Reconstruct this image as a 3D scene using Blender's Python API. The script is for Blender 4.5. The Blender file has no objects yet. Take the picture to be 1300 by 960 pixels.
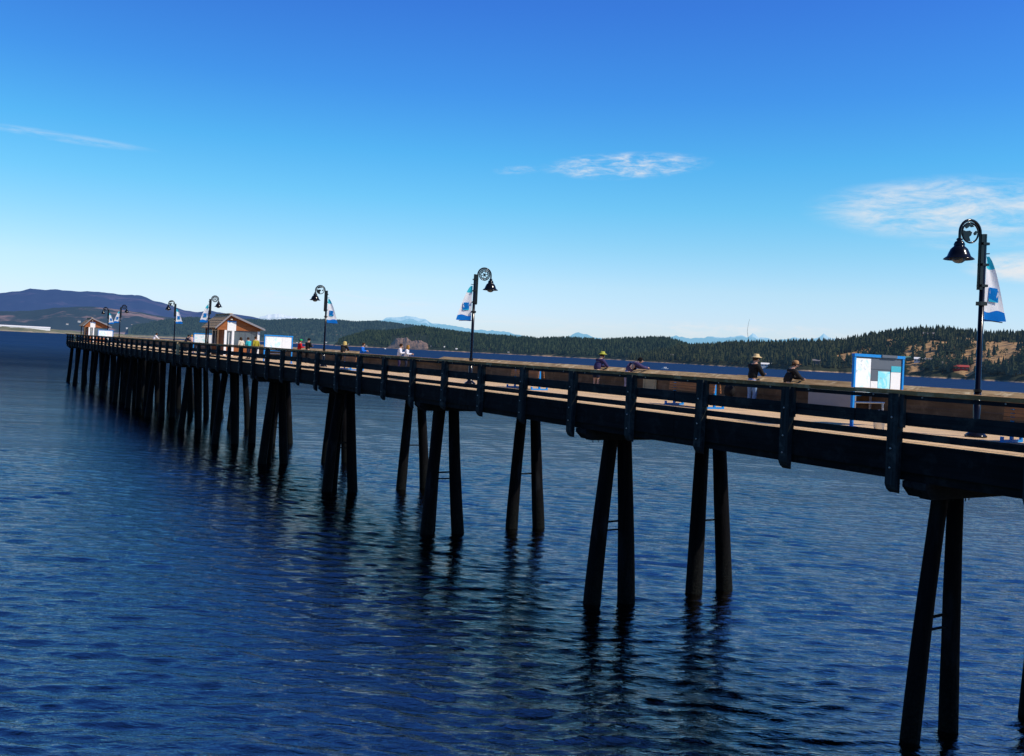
import bpy, math, random
import numpy as np
from mathutils import Vector, Matrix, Quaternion

random.seed(7); RNG = np.random.default_rng(7)
sc = bpy.context.scene
COL = sc.collection
R = math.radians

# ------------------------------------------------------------------ constants (metres; water is z = 0)
DZ = 6.3                      # deck level above the water
NX, FX = 17.3, 24.36          # near and far railing lines (pier runs along +Y)
T0, BAY = 12.66, 2.931        # railing post rhythm
YEND = 161.6
CAMZ = DZ + 1.457
SUN = Vector((0.56 * math.cos(R(45)), -0.828 * math.cos(R(45)), math.sin(R(45)))).normalized()

# ------------------------------------------------------------------ object helpers
def link(o):
    COL.objects.link(o); return o
def tag(o, label=None, cat=None, group=None, kind=None):
    if label: o['label'] = label
    if cat: o['category'] = cat
    if group: o['group'] = group
    if kind: o['kind'] = kind
    return o
def thing(name, label, cat, loc, rz=0, group=None):
    o = link(bpy.data.objects.new(name, None)); o.empty_display_size = .2
    o.location = loc; o.rotation_euler = (0, 0, rz)
    return tag(o, label, cat, group)
def copy_tree(o, parent=None):
    c = o.copy(); COL.objects.link(c); c.parent = parent
    for ch in list(o.children):
        copy_tree(ch, c)
    return c

class MB:
    """collects shapes into one mesh"""
    def __init__(s): s.v = []; s.f = []; s.m = []; s.s = []
    def add(s, vs, fs, mi=0, sm=False):
        b = len(s.v); s.v += [tuple(v) for v in vs]
        for f in fs: s.f.append([b + i for i in f]); s.m.append(mi); s.s.append(sm)
        return s
    def box(s, lo, hi, mi=0, j=0.0, mat=None):
        x0, y0, z0 = lo; x1, y1, z1 = hi
        vs = [Vector((x, y, z)) for x in (x0, x1) for y in (y0, y1) for z in (z0, z1)]
        if j: vs = [v + Vector((random.uniform(-j, j), random.uniform(-j, j), random.uniform(-j, j))) for v in vs]
        if mat: vs = [mat @ v for v in vs]
        return s.add(vs, [(0, 1, 3, 2), (4, 6, 7, 5), (0, 4, 5, 1), (2, 3, 7, 6), (0, 2, 6, 4), (1, 5, 7, 3)], mi)
    def prism(s, poly, a, b, mi=0, axis='X'):
        n = len(poly)
        def P(u, v, t):
            return {'X': (t, u, v), 'Y': (u, t, v), 'Z': (u, v, t)}[axis]
        vs = [P(u, v, a) for u, v in poly] + [P(u, v, b) for u, v in poly]
        fs = [tuple(range(n)), tuple(range(2 * n - 1, n - 1, -1))]
        fs += [(i, i + n, (i + 1) % n + n, (i + 1) % n) for i in range(n)]
        return s.add(vs, fs, mi)
    def tube(s, pts, rad, n=8, mi=0, cap=True, sm=True, wob=0.0):
        pts = [Vector(p) for p in pts]
        if not hasattr(rad, '__len__'): rad = [rad] * len(pts)
        b = []; up = None
        for i, p in enumerate(pts):
            d = (pts[min(i + 1, len(pts) - 1)] - pts[max(i - 1, 0)]).normalized()
            if up is None:
                up = d.orthogonal().normalized()
            up = (up - d * up.dot(d)).normalized(); si = d.cross(up)
            for k in range(n):
                a = 2 * math.pi * k / n
                r = rad[i] * (1 + (random.uniform(-wob, wob) if wob else 0))
                b.append(p + up * (r * math.cos(a)) + si * (r * math.sin(a)))
        fs = [(i * n + k, i * n + (k + 1) % n, (i + 1) * n + (k + 1) % n, (i + 1) * n + k) for i in range(len(pts) - 1) for k in range(n)]
        s.add(b, fs, mi, sm)
        if cap:
            m = len(pts) - 1
            s.add(b[:n], [tuple(range(n - 1, -1, -1))], mi); s.add(b[m * n:], [tuple(range(n))], mi)
        return s
    def lathe(s, prof, c=(0, 0, 0), n=20, mi=0, sm=True, mat=None):
        vs = []
        for r, z in prof:
            for k in range(n):
                a = 2 * math.pi * k / n
                v = Vector((c[0] + r * math.cos(a), c[1] + r * math.sin(a), c[2] + z))
                vs.append(mat @ v if mat else v)
        fs = [(i * n + k, i * n + (k + 1) % n, (i + 1) * n + (k + 1) % n, (i + 1) * n + k) for i in range(len(prof) - 1) for k in range(n)]
        return s.add(vs, fs, mi, sm)
    def ball(s, c, r, n=10, mi=0):
        rx, ry, rz = r if hasattr(r, '__len__') else (r, r, r)
        vs = []; m = max(4, n // 2)
        for i in range(m + 1):
            t = math.pi * i / m
            for k in range(n):
                a = 2 * math.pi * k / n
                vs.append((c[0] + rx * math.sin(t) * math.cos(a), c[1] + ry * math.sin(t) * math.sin(a), c[2] + rz * math.cos(t)))
        fs = [(i * n + k, (i + 1) * n + k, (i + 1) * n + (k + 1) % n, i * n + (k + 1) % n) for i in range(m) for k in range(n)]
        return s.add(vs, fs, mi, True)
    def mesh(s, name, mats):
        me = bpy.data.meshes.new(name); me.from_pydata(s.v, [], s.f)
        for m in (mats if isinstance(mats, (list, tuple)) else [mats]): me.materials.append(m)
        me.polygons.foreach_set('material_index', s.m); me.polygons.foreach_set('use_smooth', s.s)
        me.update(); return me
    def build(s, name, mats, parent=None, loc=(0, 0, 0), rz=0):
        o = link(bpy.data.objects.new(name, s.mesh(name, mats)))
        o.location = loc; o.rotation_euler = (0, 0, rz); o.parent = parent
        return o
def np_mesh(name, V, F, mats, smooth=False, mi=None, tint=None):
    """V (n,3) float, F (m,k) int"""
    me = bpy.data.meshes.new(name); k = F.shape[1]
    me.vertices.add(len(V)); me.vertices.foreach_set('co', V.astype(np.float32).ravel())
    me.loops.add(F.size); me.loops.foreach_set('vertex_index', F.astype(np.int32).ravel())
    me.polygons.add(len(F)); me.polygons.foreach_set('loop_start', np.arange(0, F.size, k, dtype=np.int32))
    for m in (mats if isinstance(mats, (list, tuple)) else [mats]): me.materials.append(m)
    if mi is not None: me.polygons.foreach_set('material_index', mi.astype(np.int32))
    me.polygons.foreach_set('use_smooth', np.full(len(F), smooth))
    if tint is not None:
        a = me.attributes.new('tint', 'FLOAT', 'POINT'); a.data.foreach_set('value', tint.astype(np.float32))
    me.update(calc_edges=True); me.validate(); return me

# ------------------------------------------------------------------ node helpers
class NT:
    def __init__(s, tree): s.t = tree; s.n = tree.nodes; s.l = tree.links; s.n.clear()
    def new(s, typ, **kw):
        nd = s.n.new(typ)
        for k, v in kw.items(): setattr(nd, k, v)
        return nd
    def put(s, sock, v):
        if hasattr(v, 'is_output') or isinstance(v, bpy.types.NodeSocket): s.l.new(v, sock)
        else: sock.default_value = v
    def math(s, op, a, b=0.0, clamp=False):
        nd = s.new('ShaderNodeMath', operation=op, use_clamp=clamp); s.put(nd.inputs[0], a); s.put(nd.inputs[1], b); return nd.outputs[0]
    def noise(s, vec, scale, detail=3, rough=.55, dist=0.0):
        nd = s.new('ShaderNodeTexNoise'); s.put(nd.inputs['Vector'], vec); s.put(nd.inputs['Scale'], scale)
        nd.inputs['Detail'].default_value = detail; nd.inputs['Roughness'].default_value = rough; nd.inputs['Distortion'].default_value = dist
        return nd.outputs['Fac']
    def aniso(s, vec, ang, scale, loc=(0, 0, 0)):
        return s.mapping(s.mapping(vec, (1, 1, 1), (0, 0, 0), (0, 0, ang)), scale, loc)
    def mapping(s, vec, scale=(1, 1, 1), loc=(0, 0, 0), rot=(0, 0, 0)):
        nd = s.new('ShaderNodeMapping'); s.put(nd.inputs[0], vec)
        nd.inputs['Scale'].default_value = scale; nd.inputs['Location'].default_value = loc; nd.inputs['Rotation'].default_value = rot
        return nd.outputs[0]
    def ramp(s, fac, stops, interp='LINEAR'):
        nd = s.new('ShaderNodeValToRGB'); s.put(nd.inputs[0], fac); e = nd.color_ramp.elements; nd.color_ramp.interpolation = interp
        while len(e) < len(stops): e.new(.5)
        for el, (p, c) in zip(e, stops):
            el.position = p; el.color = (*c, 1) if len(c) == 3 else c
        return nd.outputs[0]
    def mix(s, fac, a, b, mode='MIX'):
        nd = s.new('ShaderNodeMix', data_type='RGBA', blend_type=mode); s.put(nd.inputs[0], fac)
        s.put(nd.inputs[6], (*a, 1) if isinstance(a, tuple) and len(a) == 3 else a)
        s.put(nd.inputs[7], (*b, 1) if isinstance(b, tuple) and len(b) == 3 else b)
        return nd.outputs[2]
    def mrange(s, v, a, b, c=0.0, d=1.0, smooth=False):
        nd = s.new('ShaderNodeMapRange'); nd.interpolation_type = 'SMOOTHSTEP' if smooth else 'LINEAR'
        s.put(nd.inputs[0], v)
        for i, x in zip((1, 2, 3, 4), (a, b, c, d)): s.put(nd.inputs[i], x)
        return nd.outputs[0]
    def bump(s, h, strength=.4, dist=.02):
        nd = s.new('ShaderNodeBump'); s.put(nd.inputs['Height'], h); s.put(nd.inputs['Strength'], strength); s.put(nd.inputs['Distance'], dist)
        return nd.outputs[0]
    def bsdf(s, col, rough=.6, normal=None, **kw):
        nd = s.new('ShaderNodeBsdfPrincipled')
        s.put(nd.inputs['Base Color'], (*col, 1) if isinstance(col, tuple) and len(col) == 3 else col)
        s.put(nd.inputs['Roughness'], rough)
        if normal is not None: s.put(nd.inputs['Normal'], normal)
        for k, v in kw.items(): s.put(nd.inputs[k.replace('_', ' ')], v)
        return nd.outputs[0]
    def out(s, sh):
        o = s.new('ShaderNodeOutputMaterial'); s.l.new(sh, o.inputs[0])
def material(name):
    m = bpy.data.materials.new(name); m.use_nodes = True
    return m, NT(m.node_tree)

def objvec(t, rand=True):
    tc = t.new('ShaderNodeTexCoord').outputs['Object']
    if not rand: return tc
    oi = t.new('ShaderNodeObjectInfo').outputs['Random']
    cx = t.new('ShaderNodeCombineXYZ'); a = t.math('MULTIPLY', oi, 37.0)
    for i in range(3): t.l.new(a, cx.inputs[i])
    v = t.new('ShaderNodeVectorMath', operation='ADD'); t.l.new(tc, v.inputs[0]); t.l.new(cx.outputs[0], v.inputs[1])
    return v.outputs[0]

def wood(name, dark, light, scale, rough=.8, bump=.5, patch=None, patch_amt=.5, spec=.2):
    m, t = material(name); v = objvec(t)
    g = t.noise(t.mapping(v, scale), 1.0, 6, .65, .4)
    b = t.noise(v, .9, 4, .6)
    col = t.mix(t.mrange(g, .3, .72), dark, light)
    col = t.mix(t.mrange(b, .35, .7), col, t.mix(.55, col, tuple(c * .45 for c in dark)))
    if patch:
        p = t.noise(v, 2.3, 6, .7)
        col = t.mix(t.math('MULTIPLY', t.mrange(p, .52, .66), patch_amt), col, patch)
    n = t.bump(g, bump, .015)
    t.out(t.bsdf(col, rough, n, Specular_IOR_Level=spec)); return m
def paint(name, col, rough=.45, var=.12, spec=.4, metal=0.0, dirt=(.2, .18, .15), dirt_amt=.12, bump=0.0):
    m, t = material(name); v = objvec(t)
    a = t.noise(v, 3.0, 5, .65); d = t.noise(v, 9.0, 6, .7)
    c = t.mix(t.mrange(a, .3, .7, 0, var), col, tuple(x * .55 for x in col))
    c = t.mix(t.math('MULTIPLY', t.mrange(d, .5, .8), dirt_amt), c, dirt)
    n = t.bump(d, bump, .01) if bump else None
    t.out(t.bsdf(c, t.mrange(d, .2, .8, rough * .8, min(1, rough * 1.25)), n, Specular_IOR_Level=spec, Metallic=metal)); return m
def cloth(name, col):
    m, t = material(name); v = objvec(t)
    a = t.noise(v, 6.0, 4, .6); w = t.noise(t.mapping(v, (14, 14, 5)), 1.0, 3, .6)
    c = t.mix(t.mrange(a, .3, .75, 0, .5), col, tuple(x * .45 for x in col))
    t.out(t.bsdf(c, .85, t.bump(w, .6, .03), Specular_IOR_Level=.15)); return m

M = {}
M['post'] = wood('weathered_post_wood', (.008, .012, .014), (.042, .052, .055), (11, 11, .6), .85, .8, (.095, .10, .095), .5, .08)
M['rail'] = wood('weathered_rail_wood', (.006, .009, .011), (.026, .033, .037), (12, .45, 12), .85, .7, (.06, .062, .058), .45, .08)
M['cap'] = wood('sunlit_cap_wood', (.20, .125, .055), (.52, .37, .19), (8, .6, 8), .85, .8, (.62, .50, .30), .8, .15)  # paler copy of the cap wood, sunlit tone put into its colour
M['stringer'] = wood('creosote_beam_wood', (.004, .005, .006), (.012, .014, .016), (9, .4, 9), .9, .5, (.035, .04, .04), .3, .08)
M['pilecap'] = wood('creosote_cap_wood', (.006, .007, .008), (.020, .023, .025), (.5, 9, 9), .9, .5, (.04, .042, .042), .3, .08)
M['capnear'] = wood('weathered_shaded_cap_wood', (.17, .085, .03), (.46, .27, .11), (8, .6, 8), .85, .8, (.55, .40, .22), .7, .12)  # redder cap copy, colour warmed against blue skylight on the shaded near side
M['panel'] = wood('brown_board_wood', (.10, .058, .032), (.20, .125, .075), (10, .5, 6), .8, .4, (.26, .17, .10), .4, .15)
M['slat'] = wood('bench_slat_wood', (.24, .095, .03), (.42, .19, .07), (10, .8, 10), .6, .3, None, .5, .3)
M['newpost'] = wood('new_fir_post_wood', (.42, .31, .16), (.60, .46, .26), (9, 9, .7), .75, .3)
M['ply'] = wood('plywood_board', (.42, .34, .20), (.56, .47, .30), (4, 1, 9), .75, .2)
M['black'] = paint('black_lamp_enamel', (.005, .005, .006), .16, .3, .28, 0, (.014, .013, .012), .10)
M['blue'] = paint('bright_blue_enamel', (.004, .235, .66), .45, .25, .35, 0, (.05, .2, .35), .3)
M['white'] = paint('white_paint', (.80, .80, .79), .5, .10, .3)
M['steel'] = paint('brushed_steel', (.42, .42, .45), .38, .2, .5, .7)
M['grey'] = paint('grey_sheet', (.24, .235, .25), .55, .2, .3)
M['galv'] = paint('galvanised_bolt', (.45, .42, .36), .4, .3, .5, .6)
M['darkgrey'] = paint('dark_slate_print', (.10, .12, .15), .4, .1, .3)
M['cyan'] = paint('cyan_print', (.25, .72, .82), .4, .15, .3, 0, (.8, .9, .9), .5)
M['tealtop'] = paint('teal_print', (.06, .42, .52), .4, .1, .3)
M['cream'] = paint('cream_plastic', (.72, .68, .58), .5, .1, .3)

def deck_mat():
    m, t = material('sunbleached_deck_planks')
    tc = t.new('ShaderNodeTexCoord').outputs['Object']; sp = t.new('ShaderNodeSeparateXYZ'); t.l.new(tc, sp.inputs[0])
    yy = t.math('DIVIDE', sp.outputs[1], .19); fr = t.math('FRACT', yy); idx = t.math('FLOOR', yy)
    wn = t.new('ShaderNodeTexWhiteNoise', noise_dimensions='1D'); t.l.new(idx, wn.inputs['W'])
    g = t.noise(t.mapping(tc, (.6, 14, 14)), 1.0, 6, .65, .3)
    col = t.mix(t.mrange(g, .3, .7), (.56, .37, .19), (.80, .56, .31))
    col = t.mix(t.math('MULTIPLY', wn.outputs['Value'], .45), col, (.40, .30, .20))
    st = t.noise(t.mapping(tc, (1.2, .5, 1)), .9, 6, .7); col = t.mix(t.mrange(st, .48, .70, 0, .65), col, (.30, .22, .14))
    gap = t.math('LESS_THAN', t.math('ABSOLUTE', t.math('SUBTRACT', fr, .5)), .46)
    col = t.mix(gap, (.04, .03, .025), col)
    t.out(t.bsdf(col, .8, t.bump(gap, .6, .01), Specular_IOR_Level=.15)); return m
M['deck'] = deck_mat()

def pile_mat():
    m, t = material('creosote_pile_wood'); v = objvec(t)
    geo = t.new('ShaderNodeNewGeometry').outputs['Position']; sp = t.new('ShaderNodeSeparateXYZ'); t.l.new(geo, sp.inputs[0])
    g = t.noise(t.mapping(v, (7, 7, .5)), 1.0, 6, .65, .3); p = t.noise(t.mapping(v, (1.6, 1.6, .55)), 1.0, 4, .6)
    col = t.mix(t.mrange(g, .3, .75), (.002, .002, .003), (.007, .007, .008))
    col = t.mix(t.math('MULTIPLY', t.mrange(p, .55, .68), t.mrange(g, .25, .7, .2, .8)), col, (.018, .020, .023))
    wet = t.mrange(t.math('ADD', sp.outputs[2], t.math('MULTIPLY', t.noise(v, 3.0, 4), 1.2)), .6, 2.6, 1, 0)
    mus = t.noise(v, 16.0, 5, .7)
    col = t.mix(wet, col, t.mix(t.mrange(mus, .45, .7), (.002, .003, .003), (.012, .013, .011)))
    h = t.math('ADD', t.math('MULTIPLY', g, .6), t.math('MULTIPLY', t.math('MULTIPLY', mus, wet), 1.2))
    t.out(t.bsdf(col, t.mrange(wet, 0, 1, .85, .6), t.bump(h, .9, .04), Specular_IOR_Level=.05)); return m
M['pile'] = pile_mat()

def siding_mat():
    m, t = material('orange_cedar_siding'); tc = t.new('ShaderNodeTexCoord').outputs['Object']
    sp = t.new('ShaderNodeSeparateXYZ'); t.l.new(tc, sp.inputs[0])
    zz = t.math('DIVIDE', sp.outputs[2], .11); fr = t.math('FRACT', zz)
    g = t.noise(t.mapping(tc, (.9, .9, 14)), 1.0, 5, .6)
    col = t.mix(t.mrange(g, .3, .7), (.27, .085, .03), (.40, .145, .05))
    col = t.mix(t.math('LESS_THAN', fr, .12), col, (.12, .04, .015))
    t.out(t.bsdf(col, .65, t.bump(fr, .7, .02), Specular_IOR_Level=.25)); return m
M['siding'] = siding_mat()
def shingle_mat():
    m, t = material('cedar_shake_shingles'); tc = t.new('ShaderNodeTexCoord').outputs['Object']
    b = t.new('ShaderNodeTexBrick'); t.l.new(t.mapping(tc, (1, 1, 1), (0, 0, 0), (0, 0, R(90))), b.inputs['Vector'])
    b.inputs['Scale'].default_value = 4.5; b.inputs['Color1'].default_value = (.55, .35, .17, 1); b.inputs['Color2'].default_value = (.80, .54, .29, 1)
    b.inputs['Mortar'].default_value = (.05, .04, .03, 1); b.inputs['Mortar Size'].default_value = .03
    n = t.noise(tc, 7.0, 5, .7); col = t.mix(t.mrange(n, .35, .7, 0, .6), b.outputs[0], (.26, .21, .15))
    t.out(t.bsdf(col, .85, t.bump(n, .7, .03), Specular_IOR_Level=.15)); return m
M['shingle'] = shingle_mat()
def glass_mat():
    m, t = material('window_glass'); v = objvec(t)
    n = t.noise(v, 1.2, 3, .5)
    t.out(t.bsdf(t.mix(n, (.03, .045, .06), (.10, .14, .17)), .06, t.bump(n, .05, .02), Specular_IOR_Level=.7)); return m
M['glass'] = glass_mat()
def map_mat(name, base, line, scale, th):
    m, t = material(name); v = objvec(t)
    n = t.noise(v, scale, 5, .6, 1.0); w = t.noise(v, scale * 2.7, 4, .6)
    c = t.mix(t.mrange(n, th, th + .08, 0, .75), base, line)
    c = t.mix(t.math('MULTIPLY', t.mrange(w, .60, .66), .6), c, tuple(x * .55 for x in line))
    t.out(t.bsdf(c, .35, None, Specular_IOR_Level=.3)); return m
M['map'] = map_mat('pale_harbour_map', (.82, .85, .86), (.45, .80, .86), 2.6, .52)
M['map2'] = map_mat('cyan_channel_map', (.22, .70, .84), (.55, .86, .90), 3.4, .5)

# banner: one cloth with cyan head, white field and wavy blue foot (local z 0..1.55, x 0..)
def banner_mat():
    m, t = material('sail_banner_cloth'); tc = t.new('ShaderNodeTexCoord').outputs['Object']
    sp = t.new('ShaderNodeSeparateXYZ'); t.l.new(tc, sp.inputs[0]); x, z = sp.outputs[0], sp.outputs[2]
    wave = t.math('MULTIPLY', t.math('SINE', t.math('MULTIPLY', t.math('ABSOLUTE', x), 11.0)), .028)
    foot = t.math('LESS_THAN', t.math('ADD', z, wave), .25); head = t.math('GREATER_THAN', t.math('ADD', z, wave), 1.27)
    c = t.mix(foot, (.88, .88, .87), (.010, .18, .58)); c = t.mix(head, c, (.05, .56, .68))
    n = t.noise(t.mapping(tc, (3, 3, 1.2)), 1.0, 3, .5)
    d = t.new('ShaderNodeBsdfDiffuse'); t.l.new(c, d.inputs[0]); t.l.new(t.bump(n, .4, .06), d.inputs['Normal'])
    tr = t.new('ShaderNodeBsdfTranslucent'); t.l.new(c, tr.inputs[0])
    mx = t.new('ShaderNodeMixShader'); mx.inputs[0].default_value = .30; t.l.new(d.outputs[0], mx.inputs[1]); t.l.new(tr.outputs[0], mx.inputs[2])
    t.out(mx.outputs[0]); return m
M['banner'] = banner_mat()
def flat_cloth(name, c):
    m, t = material(name)
    d = t.new('ShaderNodeBsdfDiffuse'); n = t.noise(objvec(t), 5.0, 3); t.l.new(t.mix(t.mrange(n, .3, .7, 0, .2), c, tuple(x * .7 for x in c)), d.inputs[0])
    tr = t.new('ShaderNodeBsdfTranslucent'); tr.inputs[0].default_value = (*c, 1)
    mx = t.new('ShaderNodeMixShader'); mx.inputs[0].default_value = .35; t.l.new(d.outputs[0], mx.inputs[1]); t.l.new(tr.outputs[0], mx.inputs[2])
    t.out(mx.outputs[0]); return m
M['emblue'] = flat_cloth('emblem_blue_print', (.01, .20, .58)); M['emcyan'] = flat_cloth('emblem_cyan_print', (.04, .50, .70)); M['emwhite'] = flat_cloth('emblem_white_print', (.82, .84, .85))

# ------------------------------------------------------------------ camera
cd = bpy.data.cameras.new('camera'); cam = link(bpy.data.objects.new('camera', cd)); sc.camera = cam
yaw, pit, roll = .5464, .011, .0491
fw = Vector((math.sin(yaw) * math.cos(pit), math.cos(yaw) * math.cos(pit), math.sin(pit)))
r0 = Vector((math.cos(yaw), -math.sin(yaw), 0)); d0 = fw.cross(r0)          # level right and down
rt = r0 * math.cos(roll) - d0 * math.sin(roll); dn = r0 * math.sin(roll) + d0 * math.cos(roll)
cam.matrix_world = Matrix(((rt.x, -dn.x, -fw.x, 0), (rt.y, -dn.y, -fw.y, 0), (rt.z, -dn.z, -fw.z, CAMZ), (0, 0, 0, 1)))
cd.sensor_width = 36; cd.sensor_fit = 'HORIZONTAL'; cd.lens = 1200 / 1300 * 36; cd.shift_y = -45 / 1300
cd.clip_start = .1; cd.clip_end = 120000

# ------------------------------------------------------------------ sky and sun
w = bpy.data.worlds.new('World'); sc.world = w; w.use_nodes = True
def world():
    t = NT(w.node_tree)
    sky = t.new('ShaderNodeTexSky', sky_type='NISHITA'); sky.sun_disc = False
    sky.sun_elevation = R(45); sky.sun_rotation = math.atan2(SUN.x, SUN.y); sky.altitude = 0; sky.air_density = 1.0; sky.dust_density = .4; sky.ozone_density = 2.0
    g = t.new('ShaderNodeTexCoord').outputs['Generated']; nv = t.new('ShaderNodeVectorMath', operation='NORMALIZE'); t.l.new(g, nv.inputs[0])
    sp = t.new('ShaderNodeSeparateXYZ'); t.l.new(nv.outputs[0], sp.inputs[0])
    az = t.math('MULTIPLY', t.math('ARCTAN2', sp.outputs[0], sp.outputs[1]), 57.2958)
    el = t.math('MULTIPLY', t.math('ARCSINE', sp.outputs[2]), 57.2958)
    # polarising filter: the blue deepens with height
    tint = t.ramp(t.math('DIVIDE', el, 45.0, True), SKY_TINT)
    col = t.mix(1.0, sky.outputs[0], tint, 'MULTIPLY')
    col = t.mix(t.mrange(az, 0, 32, .10, 0, True), col, (0, 0, 0))
    cx = t.new('ShaderNodeCombineXYZ'); t.l.new(az, cx.inputs[0]); t.l.new(el, cx.inputs[1]); ae = cx.outputs[0]
    total = None
    for a0, e0, wa, we, slope, amt, sx, sy, rot, lo in CLOUDS:
        da = t.math('SUBTRACT', az, a0); de = t.math('SUBTRACT', t.math('SUBTRACT', el, e0), t.math('MULTIPLY', da, slope))
        u = t.math('DIVIDE', da, wa); v = t.math('DIVIDE', de, we)
        m = t.math('SUBTRACT', 1.0, t.math('ADD', t.math('MULTIPLY', u, u), t.math('MULTIPLY', v, v)))
        m = t.mrange(m, -.25, .9, 0, 1, True)
        n = t.noise(t.mapping(ae, (sx, sy, 1), (a0 * 3, e0, 0), (0, 0, rot)), 1.0, 9, .66, .35)
        m = t.math('MULTIPLY', t.math('MULTIPLY', m, t.mrange(n, lo, lo + .42, 0, 1, True)), amt)
        total = m if total is None else t.math('MAXIMUM', total, m)
    col = t.mix(total, col, (CLOUDV * .93, CLOUDV * .96, CLOUDV * 1.0))
    bg = t.new('ShaderNodeBackground'); t.l.new(col, bg.inputs[0]); bg.inputs[1].default_value = SKYS
    o = t.new('ShaderNodeOutputWorld'); t.l.new(bg.outputs[0], o.inputs[0])
SKYS = .10; CLOUDV = 8.6
# azimuth, elevation, half sizes (degrees), slope, amount, noise scales, noise rotation, threshold
CLOUDS = [
    (37.6, 11.45, 4.9, .80, .06, 1.0, .62, 2.6, -.15, .37),
    (31.2, 11.0, 1.6, .30, .10, .30, .9, 3.5, -.1, .35),
    (56.5, 9.1, 8.0, 1.75, .0, .92, .32, 1.3, .58, .31),
    (60.2, 5.9, 3.6, .9, .0, .95, .4, 1.5, .1, .24),
    (57.5, 7.2, 4.0, .5, .0, .25, .4, 2.5, .1, .35),
    (5.5, 10.45, 4.6, .28, -.03, .28, .5, 3.4, .1, .30),
    (45.5, 1.9, 9.0, .55, .0, .75, .6, 2.2, 0, .38),
    (33.0, 1.7, 7.0, .6, .0, .45, .3, 2.5, 0, .38),
    (20.0, 2.7, 9.0, .55, .0, .35, .4, 2.6, 0, .40),
]
# measured so that the filtered sky matches a polarised summer sky
SKY_TINT = [(0.0, (1.15, 1.33, 1.9)), (.0527, (1.16, 1.34, 1.82)), (.093, (1.14, 1.38, 1.68)), (.1455, (.86, 1.38, 1.62)), (.1976, (.60, 1.38, 1.66)), (.2594, (.42, 1.30, 1.73)), (.34, (.33, 1.06, 1.82)), (.451, (.30, .86, 1.84)), (1.0, (.22, .55, 1.35))]
world()
sl = bpy.data.lights.new('sun', 'SUN'); sun = link(bpy.data.objects.new('sun', sl))
sl.energy = 5.0; sl.angle = R(.53); sl.color = (1.0, .90, .76); sun.location = (60, -40, 80)
sun.rotation_euler = SUN.to_track_quat('Z', 'Y').to_euler()

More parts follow.
